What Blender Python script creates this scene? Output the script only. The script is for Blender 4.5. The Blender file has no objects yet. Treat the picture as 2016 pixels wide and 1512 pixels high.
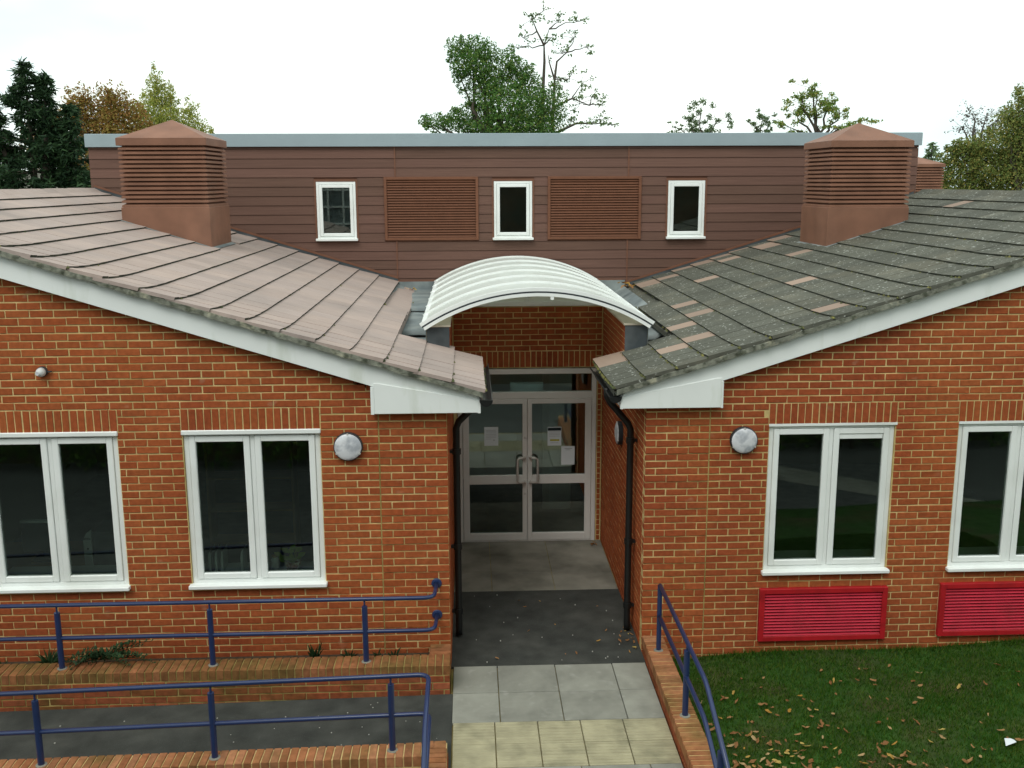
import bpy, math, random
import numpy as np
from mathutils import Vector, Matrix
random.seed(7); rng = np.random.default_rng(7)
scene = bpy.context.scene
COL = scene.collection
rad = math.radians

# ------------------------------------------------------------------ camera
def make_camera():
    cam = bpy.data.cameras.new('camera'); o = bpy.data.objects.new('camera', cam); COL.objects.link(o)
    cam.sensor_width = 36; cam.lens = 2012.455/2016*36; cam.clip_end = 2000; cam.clip_start = .05
    p, y, r = rad(11.263), rad(2.392), rad(-.215)
    f = Vector((math.sin(y)*math.cos(p), math.cos(y)*math.cos(p), -math.sin(p)))
    rt = Vector((math.cos(y), -math.sin(y), 0)); up = rt.cross(f)
    ex = rt*math.cos(r)+up*math.sin(r); ey = -rt*math.sin(r)+up*math.cos(r); ez = -f
    m = Matrix((ex, ey, ez)).transposed().to_4x4(); m.translation = (.229, -9.812, 4.963)
    o.matrix_world = m; scene.camera = o
make_camera()
# ------------------------------------------------------------------ sky, sun, exposure
SUN_AZ, SUN_EL = 205, 52
def make_world():
    w = bpy.data.worlds.new('World'); scene.world = w; w.use_nodes = True
    nt = w.node_tree; N = nt.nodes; L = nt.links; bg = N['Background']
    sky = N.new('ShaderNodeTexSky'); sky.sky_type = 'NISHITA'; sky.sun_disc = False
    sky.sun_elevation = rad(SUN_EL); sky.sun_rotation = rad(SUN_AZ)
    tc = N.new('ShaderNodeTexCoord'); mp = N.new('ShaderNodeMapping'); mp.inputs['Scale'].default_value = (1, 1, 2.2)
    mp.inputs['Location'].default_value = (.35, .1, .2); mp.inputs['Rotation'].default_value = (0, 0, -.36)
    nz = N.new('ShaderNodeTexNoise'); nz.inputs['Scale'].default_value = 2.6; nz.inputs['Detail'].default_value = 5; nz.inputs['Roughness'].default_value = .45
    cr = N.new('ShaderNodeValToRGB'); e = cr.color_ramp.elements
    e[0].position = .34; e[0].color = (.68, .83, .83, 1); e[1].position = .54; e[1].color = (.97, 1.04, .985, 1)
    mul = N.new('ShaderNodeVectorMath'); mul.operation = 'SCALE'; mul.inputs['Scale'].default_value = 1.25
    sc2 = N.new('ShaderNodeVectorMath'); sc2.operation = 'SCALE'; sc2.inputs['Scale'].default_value = .07
    mx = N.new('ShaderNodeMix'); mx.data_type = 'RGBA'; mx.inputs['Factor'].default_value = .93
    L.new(tc.outputs['Generated'], mp.inputs['Vector']); L.new(mp.outputs['Vector'], nz.inputs['Vector'])
    L.new(nz.outputs['Fac'], cr.inputs['Fac']); L.new(cr.outputs['Color'], mul.inputs[0]); L.new(sky.outputs['Color'], sc2.inputs[0])
    L.new(sc2.outputs['Vector'], mx.inputs['A']); L.new(mul.outputs['Vector'], mx.inputs['B']); L.new(mx.outputs['Result'], bg.inputs['Color'])
    bg.inputs['Strength'].default_value = 1.0
make_world()
def make_sun():
    l = bpy.data.lights.new('sun', 'SUN'); l.energy = 1.1; l.angle = rad(25); l.color = (1, .97, .92)
    o = bpy.data.objects.new('sun', l); COL.objects.link(o); o.location = (0, -20, 20)
    el, az = rad(SUN_EL), rad(SUN_AZ)
    d = Vector((math.sin(az)*math.cos(el), math.cos(az)*math.cos(el), math.sin(el)))
    o.rotation_euler = d.to_track_quat('Z', 'Y').to_euler()
make_sun()
vs = scene.view_settings
vs.view_transform = 'Standard'; vs.look = 'None'; vs.gamma = 1; vs.use_curve_mapping = False; vs.exposure = 0.15

# ------------------------------------------------------------------ materials
MATS = {}
def M(name, col, rough=.7, var=.15, scale=8, rnd=0., col2=None, patch=(.55, .7), pscale=3, bump=0., bscale=60,
      spec=.3, metal=0., stretch=(1, 1, 1), pstretch=(1, 1, 1), pstr=1., hue=None, col3=None, p3=(.6, .7), s3=20, coat=0):
    m = bpy.data.materials.new(name); m.use_nodes = True; nt = m.node_tree; N = nt.nodes; L = nt.links
    b = N['Principled BSDF']; b.inputs['Roughness'].default_value = rough; b.inputs['Metallic'].default_value = metal
    b.inputs['Specular IOR Level'].default_value = spec; b.inputs['Coat Weight'].default_value = coat
    g = N.new('ShaderNodeNewGeometry'); pos = g.outputs['Position']
    def mapped(st):
        if tuple(st) == (1, 1, 1): return pos
        v = N.new('ShaderNodeVectorMath'); v.operation = 'MULTIPLY'; v.inputs[1].default_value = st; L.new(pos, v.inputs[0]); return v.outputs[0]
    def noise(sc, st=(1, 1, 1), det=4):
        n = N.new('ShaderNodeTexNoise'); n.inputs['Scale'].default_value = sc; n.inputs['Detail'].default_value = det
        L.new(mapped(st), n.inputs['Vector']); return n.outputs['Fac']
    def ramp(src, a, c):
        r = N.new('ShaderNodeMapRange'); r.inputs['From Min'].default_value = a; r.inputs['From Max'].default_value = c
        r.clamp = True; L.new(src, r.inputs['Value']); return r.outputs['Result']
    def mix(fac, a, c, blend='MIX'):
        x = N.new('ShaderNodeMix'); x.data_type = 'RGBA'; x.blend_type = blend
        for i, v in (('Factor', fac), ('A', a), ('B', c)):
            if isinstance(v, (int, float)): x.inputs[i].default_value = v
            elif isinstance(v, tuple): x.inputs[i].default_value = (*v[:3], 1)
            else: L.new(v, x.inputs[i])
        return x.outputs['Result']
    c = tuple(col)
    R = None
    if rnd or hue:
        oi = N.new('ShaderNodeObjectInfo'); at = N.new('ShaderNodeAttribute'); at.attribute_name = 'rnd'
        ad = N.new('ShaderNodeMath'); ad.operation = 'ADD'; L.new(oi.outputs['Random'], ad.inputs[0]); L.new(at.outputs['Fac'], ad.inputs[1])
        fr = N.new('ShaderNodeMath'); fr.operation = 'FRACT'; L.new(ad.outputs[0], fr.inputs[0]); R = fr.outputs[0]
    if hue: c = mix(ramp(R, .2, .95), c, tuple(hue))
    if col2: 
        f = ramp(noise(pscale, pstretch), *patch)
        if pstr != 1:
            mm = N.new('ShaderNodeMath'); mm.operation = 'MULTIPLY'; mm.inputs[1].default_value = pstr; L.new(f, mm.inputs[0]); f = mm.outputs[0]
        c = mix(f, c, tuple(col2))
    if col3: c = mix(ramp(noise(s3, (1, 1, 1), 2), *p3), c, tuple(col3))
    if var:
        v = N.new('ShaderNodeMapRange'); v.inputs['From Min'].default_value = .25; v.inputs['From Max'].default_value = .75
        v.inputs['To Min'].default_value = 1-var; v.inputs['To Max'].default_value = 1+var; L.new(noise(scale, stretch), v.inputs['Value'])
        sc_ = N.new('ShaderNodeVectorMath'); sc_.operation = 'SCALE'; L.new(v.outputs['Result'], sc_.inputs['Scale'])
        if isinstance(c, tuple): sc_.inputs[0].default_value = c[:3]
        else: L.new(c, sc_.inputs[0])
        c = sc_.outputs[0]
    if rnd:
        v = N.new('ShaderNodeMapRange'); v.inputs['To Min'].default_value = 1-rnd; v.inputs['To Max'].default_value = 1+rnd
        f2 = N.new('ShaderNodeMath'); f2.operation = 'MULTIPLY'; f2.inputs[1].default_value = 7.31; L.new(R, f2.inputs[0])
        f3 = N.new('ShaderNodeMath'); f3.operation = 'FRACT'; L.new(f2.outputs[0], f3.inputs[0]); L.new(f3.outputs[0], v.inputs['Value'])
        sc_ = N.new('ShaderNodeVectorMath'); sc_.operation = 'SCALE'; L.new(v.outputs['Result'], sc_.inputs['Scale'])
        if isinstance(c, tuple): sc_.inputs[0].default_value = c[:3]
        else: L.new(c, sc_.inputs[0])
        c = sc_.outputs[0]
    if isinstance(c, tuple): b.inputs['Base Color'].default_value = (*c[:3], 1)
    else: L.new(c, b.inputs['Base Color'])
    if bump:
        bp = N.new('ShaderNodeBump'); bp.inputs['Strength'].default_value = bump; bp.inputs['Distance'].default_value = .01
        L.new(noise(bscale, stretch), bp.inputs['Height']); L.new(bp.outputs['Normal'], b.inputs['Normal'])
    MATS[name] = m; return m

BRICK = M('brick_red', (.34, .084, .027), .85, .20, 22, .10, col2=(.29, .064, .025), patch=(.42, .72), pscale=1.1, pstretch=(1, 1, .4), bump=.35, bscale=90, spec=.15,
          hue=(.37, .104, .034), col3=(.42, .24, .15), p3=(.68, .88), s3=5)
BRICKW = M('brick_weathered', (.26, .072, .03), .9, .3, 14, .16, col2=(.14, .07, .022), patch=(.45, .7), pscale=2.2, bump=.4, bscale=90, spec=.12, hue=(.30, .09, .042))
COPE = M('brick_coping', (.31, .125, .055), .9, .25, 16, .18, col2=(.19, .115, .04), patch=(.45, .72), pscale=2.5, bump=.4, bscale=90, spec=.12, hue=(.37, .17, .085))
COPEW = M('brick_coping_mossy', (.25, .095, .04), .9, .3, 16, .18, col2=(.16, .095, .032), patch=(.4, .65), pscale=2.5, bump=.4, bscale=90, spec=.12, hue=(.29, .12, .055))
MORTAR = M('mortar_tan', (.65, .50, .235), .95, .25, 9, col2=(.53, .40, .16), patch=(.45, .7), pscale=1.4, bump=.4, bscale=120, spec=.1)
MORTARG = M('mortar_mossy', (.40, .31, .12), .95, .3, 7, col2=(.2, .17, .05), patch=(.4, .7), pscale=2, bump=.4, bscale=120, spec=.1)
TILEL = M('tile_pink_grey', (.37, .295, .265), .8, .16, 26, .07, col2=(.30, .245, .222), patch=(.45, .75), pscale=1.1, stretch=(.25, 5, .25), bump=.25, bscale=26, spec=.2, hue=(.385, .30, .262))
TILER = M('tile_weathered_grey', (.100, .101, .082), .9, .26, 22, .15, col2=(.135, .128, .098), patch=(.5, .75), pscale=1.6, stretch=(.3, 4, .3), bump=.3, bscale=26, spec=.12, col3=(.40, .41, .37), p3=(.645, .70), s3=26)
TILEP = M('tile_clean_pink', (.31, .225, .175), .8, .12, 26, .12, stretch=(.25, 5, .25), bump=.2, bscale=26, spec=.2)
TILEE = M('tile_edge_dark', (.028, .032, .022), .95, .5, 20, col2=(.06, .06, .035), patch=(.5, .7), pscale=9)  # dark grey-green colour for the lower edge face of every roof tile
MOSSG = M('moss_green', (.045, .055, .02), .95, .4, 20, .3, hue=(.13, .12, .035))
VERGE = M('verge_mortar', (.20, .205, .165), .95, .4, 14, col2=(.075, .082, .058), patch=(.46, .62), pscale=11, col3=(.28, .27, .20), p3=(.58, .68), s3=7, bump=.8, bscale=50)
WHITE = M('upvc_white', (.84, .87, .85), .35, .03, 2, col2=(.70, .72, .68), patch=(.5, .8), pscale=1.5, spec=.45)
FASC = M('fascia_white', (.83, .86, .84), .4, .04, 1.5, col2=(.60, .64, .55), patch=(.56, .82), pscale=5, pstretch=(1, 1, .25), spec=.4)
CLAD = M('cladding_plum', (.132, .074, .055), .75, .16, 5, .08, stretch=(.25, 1, 12), bump=.12, bscale=30, spec=.2, hue=(.148, .080, .062))
CLADT = M('cladding_trim_brown', (.17, .075, .045), .6, .1, 6, spec=.3)
LOUV = M('louvre_brown', (.165, .066, .034), .55, .12, 8, .05, spec=.35)
TURR = M('turret_brown', (.215, .102, .064), .6, .2, 3, .06, col2=(.24, .12, .078), patch=(.5, .75), pscale=2, pstretch=(1, 1, .3), spec=.3)
PARA = M('parapet_metal', (.30, .37, .40), .4, .05, 3, spec=.5, metal=.2)
LEAD = M('lead_sheet', (.17, .20, .205), .6, .25, 3, col2=(.27, .30, .29), patch=(.42, .7), pscale=2.6, bump=.3, bscale=9, spec=.35)
LEADD = M('lead_dark', (.055, .066, .072), .6, .3, 5, col2=(.09, .10, .105), patch=(.45, .7), pscale=4, bump=.15, bscale=20, spec=.3)
CREAM = M('cream_board', (.56, .50, .40), .6, .08, 4)
ALU = M('door_aluminium', (.76, .745, .71), .42, .05, 3, spec=.4)
STEEL = M('brushed_steel', (.62, .60, .56), .4, .05, 20, metal=.35)
BLACKP = M('black_plastic', (.012, .013, .013), .38, .1, 5, spec=.45)
BLUE = M('rail_blue_paint', (.014, .030, .098), .36, .12, 9, spec=.5, coat=.15)
RED = M('louvre_red', (.42, .012, .018), .45, .15, 6, spec=.4, col2=(.30, .012, .016), patch=(.5, .75), pscale=7)
REDS = M('louvre_red_slat', (.50, .022, .045), .4, .14, 6, spec=.45, col2=(.36, .02, .03), patch=(.5, .8), pscale=5)
ASPH = M('asphalt', (.045, .048, .043), .95, .28, 5, col2=(.066, .068, .060), patch=(.4, .65), pscale=1.3, bump=.7, bscale=160, col3=(.11, .11, .105), p3=(.68, .74), s3=130)
LAND = M('landing_concrete', (.25, .24, .20), .9, .2, 3, col2=(.14, .135, .11), patch=(.45, .68), pscale=1.7, bump=.3, bscale=80)
PAVE = M('paver_grey', (.275, .275, .235), .9, .14, 5, .08, col2=(.21, .21, .18), patch=(.45, .7), pscale=2.6, bump=.3, bscale=120, col3=(.33, .33, .29), p3=(.6, .8), s3=7)
TACT = M('paver_buff', (.36, .33, .215), .9, .18, 6, .08, col2=(.24, .225, .145), patch=(.52, .72), pscale=3.5, bump=.3, bscale=120)
YARD = M('yard_tarmac', (.10, .105, .10), .95, .2, 2)
SOIL = M('soil', (.06, .042, .025), 1, .4, 20, bump=1, bscale=40)
LAWN = M('lawn_green', (.024, .070, .008), .95, .4, 9, col2=(.06, .058, .02), patch=(.48, .68), pscale=1.3, bump=.6, bscale=90)
GROUND = M('ground_mixed', (.05, .07, .03), .95, .3, 1.2, col2=(.06, .06, .055), patch=(.45, .55), pscale=.12)
PAPER = M('paper', (.74, .80, .83), .8, .04, 4)
PRINT = M('print_dark', (.02, .03, .035), .8, 0)
PRINTY = M('print_yellow', (.45, .42, .02), .8, .1, 30)
PRINTG = M('print_grey', (.30, .33, .35), .8, 0)
ROOM = M('room_plaster', (.62, .60, .52), .9, .1, 1)
ROOMF = M('room_carpet', (.16, .17, .16), .95, .2, 6)
WOOD = M('desk_wood', (.35, .22, .10), .6, .2, 4, stretch=(1, 8, 1))
GREY = M('grey_plastic', (.66, .68, .67), .5, .05, 5)
DARK = M('dark_plastic', (.03, .035, .04), .5, .1, 6)
BARK = M('bark', (.075, .062, .048), .95, .35, 6, stretch=(1, 1, .2), bump=.6, bscale=20)
BARKG = M('bark_pale', (.15, .14, .125), .95, .3, 6, stretch=(1, 1, .2))
TERRA = M('pot_glaze', (.75, .66, .55), .6, .3, 25, col2=(.3, .09, .04), patch=(.45, .6), pscale=20)

def glass_mat(name, tint=(.80, .88, .84), ior=1.5, boost=1.15):
    m = bpy.data.materials.new(name); m.use_nodes = True; nt = m.node_tree; N = nt.nodes; L = nt.links
    for n in list(N): N.remove(n)
    out = N.new('ShaderNodeOutputMaterial'); tr = N.new('ShaderNodeBsdfTransparent'); tr.inputs['Color'].default_value = (*tint, 1)
    gl = N.new('ShaderNodeBsdfGlossy'); gl.inputs['Roughness'].default_value = .015; gl.inputs['Color'].default_value = (.9, .95, .93, 1)
    fr = N.new('ShaderNodeFresnel'); fr.inputs['IOR'].default_value = ior; mx = N.new('ShaderNodeMixShader')
    mm = N.new('ShaderNodeMath'); mm.operation = 'MULTIPLY'; mm.inputs[1].default_value = 1.8*boost; mm.use_clamp = True
    L.new(fr.outputs[0], mm.inputs[0]); L.new(mm.outputs[0], mx.inputs[0]); L.new(tr.outputs[0], mx.inputs[1]); L.new(gl.outputs[0], mx.inputs[2]); L.new(mx.outputs[0], out.inputs[0])
    return m
GLASS = glass_mat('window_glass')
GLASSD = glass_mat('door_glass', (.78, .86, .83), 1.5, 1.9)
def poly_mat():
    m = bpy.data.materials.new('polycarbonate_opal'); m.use_nodes = True; nt = m.node_tree; N = nt.nodes; L = nt.links
    b = N['Principled BSDF']; b.inputs['Base Color'].default_value = (.88, .91, .88, 1); b.inputs['Roughness'].default_value = .3
    t = N.new('ShaderNodeBsdfTranslucent'); t.inputs['Color'].default_value = (.85, .86, .80, 1); mx = N.new('ShaderNodeMixShader'); mx.inputs[0].default_value = .45
    L.new(b.outputs[0], mx.inputs[1]); L.new(t.outputs[0], mx.inputs[2]); L.new(mx.outputs[0], N['Material Output'].inputs[0]); return m
POLY = poly_mat()
def opal():
    m = M('lamp_opal', (.68, .69, .72), .3, .12, 12, spec=.45, col2=(.42, .44, .48), patch=(.45, .62), pscale=11); return m
OPAL = opal()
def leaf_mat(name, c1, c2, c3=None, tr=.35, sp=.15):
    m = bpy.data.materials.new(name); m.use_nodes = True; nt = m.node_tree; N = nt.nodes; L = nt.links
    b = N['Principled BSDF']; b.inputs['Roughness'].default_value = .6; b.inputs['Specular IOR Level'].default_value = sp
    at = N.new('ShaderNodeAttribute'); at.attribute_name = 'rnd'; oi = N.new('ShaderNodeObjectInfo')
    ad = N.new('ShaderNodeMath'); ad.operation = 'ADD'; L.new(at.outputs['Fac'], ad.inputs[0]); L.new(oi.outputs['Random'], ad.inputs[1])
    fr = N.new('ShaderNodeMath'); fr.operation = 'FRACT'; L.new(ad.outputs[0], fr.inputs[0])
    cr = N.new('ShaderNodeValToRGB'); e = cr.color_ramp.elements; e[0].color = (*c1, 1); e[1].color = (*c2, 1); e[0].position = .15; e[1].position = .75 if c3 else .95
    if c3: q = e.new(1.0); q.color = (*c3, 1)
    L.new(fr.outputs[0], cr.inputs['Fac']); L.new(cr.outputs['Color'], b.inputs['Base Color'])
    t = N.new('ShaderNodeBsdfTranslucent'); L.new(cr.outputs['Color'], t.inputs['Color']); mx = N.new('ShaderNodeMixShader'); mx.inputs[0].default_value = tr
    L.new(b.outputs[0], mx.inputs[1]); L.new(t.outputs[0], mx.inputs[2]); L.new(mx.outputs[0], N['Material Output'].inputs[0]); return m
LF = {
 'spruce': leaf_mat('needles_dark', (.02, .045, .022), (.042, .085, .032), None, .2),
 'orange': leaf_mat('leaves_rust', (.30, .16, .05), (.27, .25, .055), (.44, .19, .08)),
 'birch': leaf_mat('leaves_yellow_green', (.26, .33, .07), (.40, .42, .10), (.48, .40, .11)),
 'ivy': leaf_mat('leaves_ivy', (.06, .15, .035), (.12, .23, .05), (.22, .25, .06), .35),
 'sparse': leaf_mat('leaves_sparse', (.12, .2, .08), (.2, .28, .11)),
 'maple': leaf_mat('leaves_maple', (.14, .24, .05), (.24, .30, .065), (.38, .31, .08)),
 'olive': leaf_mat('leaves_olive', (.13, .19, .05), (.24, .26, .07), (.36, .28, .08)),
 'small': leaf_mat('leaves_far', (.13, .20, .10), (.19, .26, .12)),
 'bare': leaf_mat('leaves_thin_grey', (.12, .11, .10), (.15, .13, .09)),
 'plant': leaf_mat('plant_leaves', (.018, .05, .02), (.04, .08, .03), None, .2),
 'pot': leaf_mat('houseplant_leaves', (.30, .44, .06), (.42, .52, .10), None, .3),
 'grass': leaf_mat('grass_blades', (.026, .085, .007), (.055, .125, .012), (.11, .14, .025), .25, .05),
 'fallen': leaf_mat('fallen_leaf_brown', (.26, .12, .045), (.38, .21, .09), (.48, .34, .17), .2),
 'fallen2': leaf_mat('fallen_leaf_yellow', (.45, .24, .05), (.55, .42, .13), None, .2),
}

# ------------------------------------------------------------------ mesh helpers
WL = {}
def link(o, parent=None, loc=(0, 0, 0)):
    COL.objects.link(o); WL[o] = Vector(loc)
    if parent is not None:
        o.parent = parent; o.matrix_parent_inverse = Matrix.Translation(-WL[parent])
    o.location = loc; return o
class MB:
    def __init__(s): s.v = []; s.f = []; s.mi = []; s.r = []
    def add(s, vs, fs, mi=0, r=None):
        n = len(s.v); s.v += [tuple(p) for p in vs]; s.f += [tuple(i+n for i in f) for f in fs]; s.mi += [mi]*len(fs)
        s.r += [random.random() if r is None else r]*len(fs); return s
    def box(s, x0, x1, y0, y1, z0, z1, mi=0, r=None):
        v = [(x0, y0, z0), (x1, y0, z0), (x1, y1, z0), (x0, y1, z0), (x0, y0, z1), (x1, y0, z1), (x1, y1, z1), (x0, y1, z1)]
        return s.add(v, [(0, 3, 2, 1), (4, 5, 6, 7), (0, 1, 5, 4), (1, 2, 6, 5), (2, 3, 7, 6), (3, 0, 4, 7)], mi, r)
    def prism_y(s, poly, y0, y1, mi=0):          # polygon of (x,z), extruded along y
        n = len(poly); v = [(x, y0, z) for x, z in poly]+[(x, y1, z) for x, z in poly]
        fs = [tuple(range(n)), tuple(range(2*n-1, n-1, -1))]+[(i, i+n, (i+1) % n+n, (i+1) % n) for i in range(n)]
        return s.add(v, fs, mi)
    def tube(s, path, r, seg=10, cap=True, mi=0):
        P = [Vector(p) for p in path]; n = len(P); rs = r if isinstance(r, (list, tuple)) else [r]*n
        vs = []; up = None
        for i, p in enumerate(P):
            t = (P[min(i+1, n-1)]-P[max(i-1, 0)]).normalized()
            if up is None: up = Vector((0, 0, 1)) if abs(t.z) < .9 else Vector((1, 0, 0))
            a = t.cross(up).normalized(); b = a.cross(t).normalized(); up = b
            for k in range(seg):
                an = 2*math.pi*k/seg; vs.append(p+(a*math.cos(an)+b*math.sin(an))*rs[i])
        fs = [(i*seg+k, i*seg+(k+1) % seg, (i+1)*seg+(k+1) % seg, (i+1)*seg+k) for i in range(n-1) for k in range(seg)]
        if cap: fs += [tuple(range(seg-1, -1, -1)), tuple((n-1)*seg+k for k in range(seg))]
        return s.add(vs, fs, mi)
    def lathe(s, prof, c, axis='z', seg=24, mi=0):   # prof: (radius, height)
        vs = []
        for r_, h in prof:
            for k in range(seg):
                a = 2*math.pi*k/seg; x, y = r_*math.cos(a), r_*math.sin(a)
                p = {'z': (x, y, h), 'y-': (x, -h, y), 'x-': (-h, x, y)}[axis]; vs.append((c[0]+p[0], c[1]+p[1], c[2]+p[2]))
        m = len(prof)
        fs = [(i*seg+k, i*seg+(k+1) % seg, (i+1)*seg+(k+1) % seg, (i+1)*seg+k) for i in range(m-1) for k in range(seg)]
        fs += [tuple(range(seg-1, -1, -1)), tuple((m-1)*seg+k for k in range(seg))]
        return s.add(vs, fs, mi)
    def mesh(s, name, mats, smooth=False):
        me = bpy.data.meshes.new(name); me.from_pydata(s.v, [], s.f)
        for m in (mats if isinstance(mats, (list, tuple)) else [mats]): me.materials.append(m)
        me.polygons.foreach_set('material_index', s.mi)
        if smooth: me.polygons.foreach_set('use_smooth', [True]*len(s.f))
        at = me.attributes.new('rnd', 'FLOAT', 'FACE'); at.data.foreach_set('value', s.r)
        me.update(); return me
    def build(s, name, mats, parent=None, smooth=False, bevel=0, seg=1, loc=(0, 0, 0)):
        o = bpy.data.objects.new(name, s.mesh(name, mats, smooth)); link(o, parent, loc)
        if bevel:
            b = o.modifiers.new('bevel', 'BEVEL'); b.width = bevel; b.segments = seg; b.limit_method = 'ANGLE'
        return o
def tag(o, label=None, cat=None, group=None, kind=None):
    if label: o['label'] = label
    if cat: o['category'] = cat
    if group: o['group'] = group
    if kind: o['kind'] = kind
    return o
def empty(name, loc, label, cat, group=None):
    o = bpy.data.objects.new(name, None); o.empty_display_size = .2; link(o, None, loc); return tag(o, label, cat, group)
def inst(name, me, parent, loc, rz=0, sc=(1, 1, 1), rot=None):
    o = bpy.data.objects.new(name, me); link(o, parent, loc); o.rotation_euler = rot or (0, 0, rz); o.scale = sc; return o
def bx(name, mats, parent, *b, bevel=0): return MB().box(*b).build(name, mats, parent, bevel=bevel)

# ------------------------------------------------------------------ bricks
def brick_geo(w, h, d=.10, ch=.003, jit=.0026):
    j = lambda: random.uniform(-jit, jit)
    x, z = w/2, h/2
    back = [(-x, d, -z), (x, d, -z), (x, d, z), (-x, d, z)]
    mid = [(sx*x+j(), ch+j()*.4, sz*z+j()) for sx, sz in ((-1, -1), (1, -1), (1, 1), (-1, 1))]
    fr = [(sx*(x-ch*1.3)+j(), j()*.6, sz*(z-ch*1.3)+j()) for sx, sz in ((-1, -1), (1, -1), (1, 1), (-1, 1))]
    fs = [(8, 9, 10, 11)]
    for i in range(4):
        k = (i+1) % 4; fs += [(4+i, 4+k, 8+k, 8+i), (i, k, 4+k, 4+i)]
    return back+mid+fr, fs
def brick_meshes(w, h, mat, n=8):
    out = []
    for _ in range(n):
        v, f = brick_geo(w, h); out.append(MB().add(v, f, 0, 0).mesh('brick', mat))
    return out
BM = {('s', BRICK.name): brick_meshes(.215, .065, BRICK), ('v', BRICK.name): brick_meshes(.065, .215, BRICK),
      ('s', BRICKW.name): brick_meshes(.215, .065, BRICKW), ('v', BRICKW.name): brick_meshes(.065, .215, BRICKW)}
CAMP = Vector((.229, -9.812, 4.963))
def lay(parent, rects, rz, origin, mat=BRICK, limit=300, prefer=None):
    """rects: (u0,u1,z0,z1,proud) on a wall plane through origin (x,y); rz turns local x to the wall direction, local -y is outward."""
    c, s = math.cos(rz), math.sin(rz); items = []
    for u0, u1, z0, z1, pr in rects:
        u, z = (u0+u1)/2, (z0+z1)/2
        p = Vector((origin[0]+u*c+pr*s, origin[1]+u*s-pr*c, z)); items.append((p, u1-u0, z1-z0))
    def key(it):
        k = (it[0]-CAMP).length - (it[1]*it[2]*40)
        if prefer and not prefer(it[0]): k += 100
        return k
    items.sort(key=key)
    for p, w, h in items[:limit]:
        kind = 'v' if h > .12 else 's'; bw, bh = ((.065, .215) if kind == 'v' else (.215, .065))
        o = inst('brick', random.choice(BM[(kind, mat.name)]), parent, p, rz+random.uniform(-.006, .006), (w/bw, 1, h/bh))
    rest = items[limit:]
    if rest:
        mb = MB()
        for p, w, h in rest:
            v, f = brick_geo(w, h)
            mb.add([(p.x+a*c-b*s, p.y+a*s+b*c, p.z+d) for a, b, d in v], f)
        o = mb.build('further_bricks', mat, parent); tag(o, kind='stuff')
def courses(u0, u1, z0, z1, zref, holes=(), top=None, phase=0., proud=None, cuts=()):
    """stretcher bond rectangles between u0..u1 and z0..z1; holes: (ua,ub,za,zb); top(u): highest z; cuts: u of movement joints."""
    out = []; k0 = math.ceil((z0-zref)/.075-.01); k1 = math.floor((z1-zref)/.075+.01)
    for k in range(k0, k1):
        za = zref+k*.075+.006; zb = za+.0635; zm = (za+zb)/2
        ed = sorted([u0, u1]+[c for c in cuts if u0 < c < u1]); iv = [(ed[i], ed[i+1]) for i in range(len(ed)-1)]
        for (ha, hb, ga, gb) in holes:
            if ga < zm < gb:
                n = []
                for a, b in iv:
                    if hb <= a or ha >= b: n.append((a, b)); continue
                    if ha > a: n.append((a, ha))
                    if hb < b: n.append((hb, b))
                iv = n
        off = phase+(.1125 if k % 2 else 0)
        for a, b in iv:
            i = math.floor((a-off)/.225)
            while off+i*.225 < b:
                x0 = max(a, off+i*.225)+.006; x1 = min(b, off+(i+1)*.225)-.006; i += 1
                if x0-a < .05: x0 = a+.006
                if b-x1 < .05: x1 = b-.006
                if off+i*.225-a < .05 and b-a > .1: continue
                if b-(off+(i-1)*.225) < .05 and b-a > .1: continue
                if x1-x0 < .028: continue
                if top and zb > top((x0+x1)/2): continue
                pr = random.uniform(-.0015, .0015)
                if proud: pr += proud((x0+x1)/2, k)
                dz = random.uniform(-.0015, .0015)
                out.append((x0, x1, za+dz, zb+dz, pr))
    return out
def soldiers(u0, u1, z0, n=None):
    n = n or round((u1-u0)/.075); st = (u1-u0)/n
    return [(u0+i*st+.006, u0+(i+1)*st-.006, z0+.006, z0+.219, random.uniform(-.002, .002)) for i in range(n)]
def holed(mb, u0, u1, z0, z1, holes, y0, y1):
    """a slab in the xz plane with rectangular holes (ua,ub,za,zb)."""
    us = sorted({u0, u1, *[h[0] for h in holes], *[h[1] for h in holes]})
    for a, b in zip(us[:-1], us[1:]):
        hs = sorted([(h[2], h[3]) for h in holes if h[0] < (a+b)/2 < h[1]]); z = z0
        for ga, gb in hs:
            if ga > z: mb.box(a, b, y0, y1, z, ga)
            z = gb
        if z < z1: mb.box(a, b, y0, y1, z, z1)
    return mb

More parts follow.
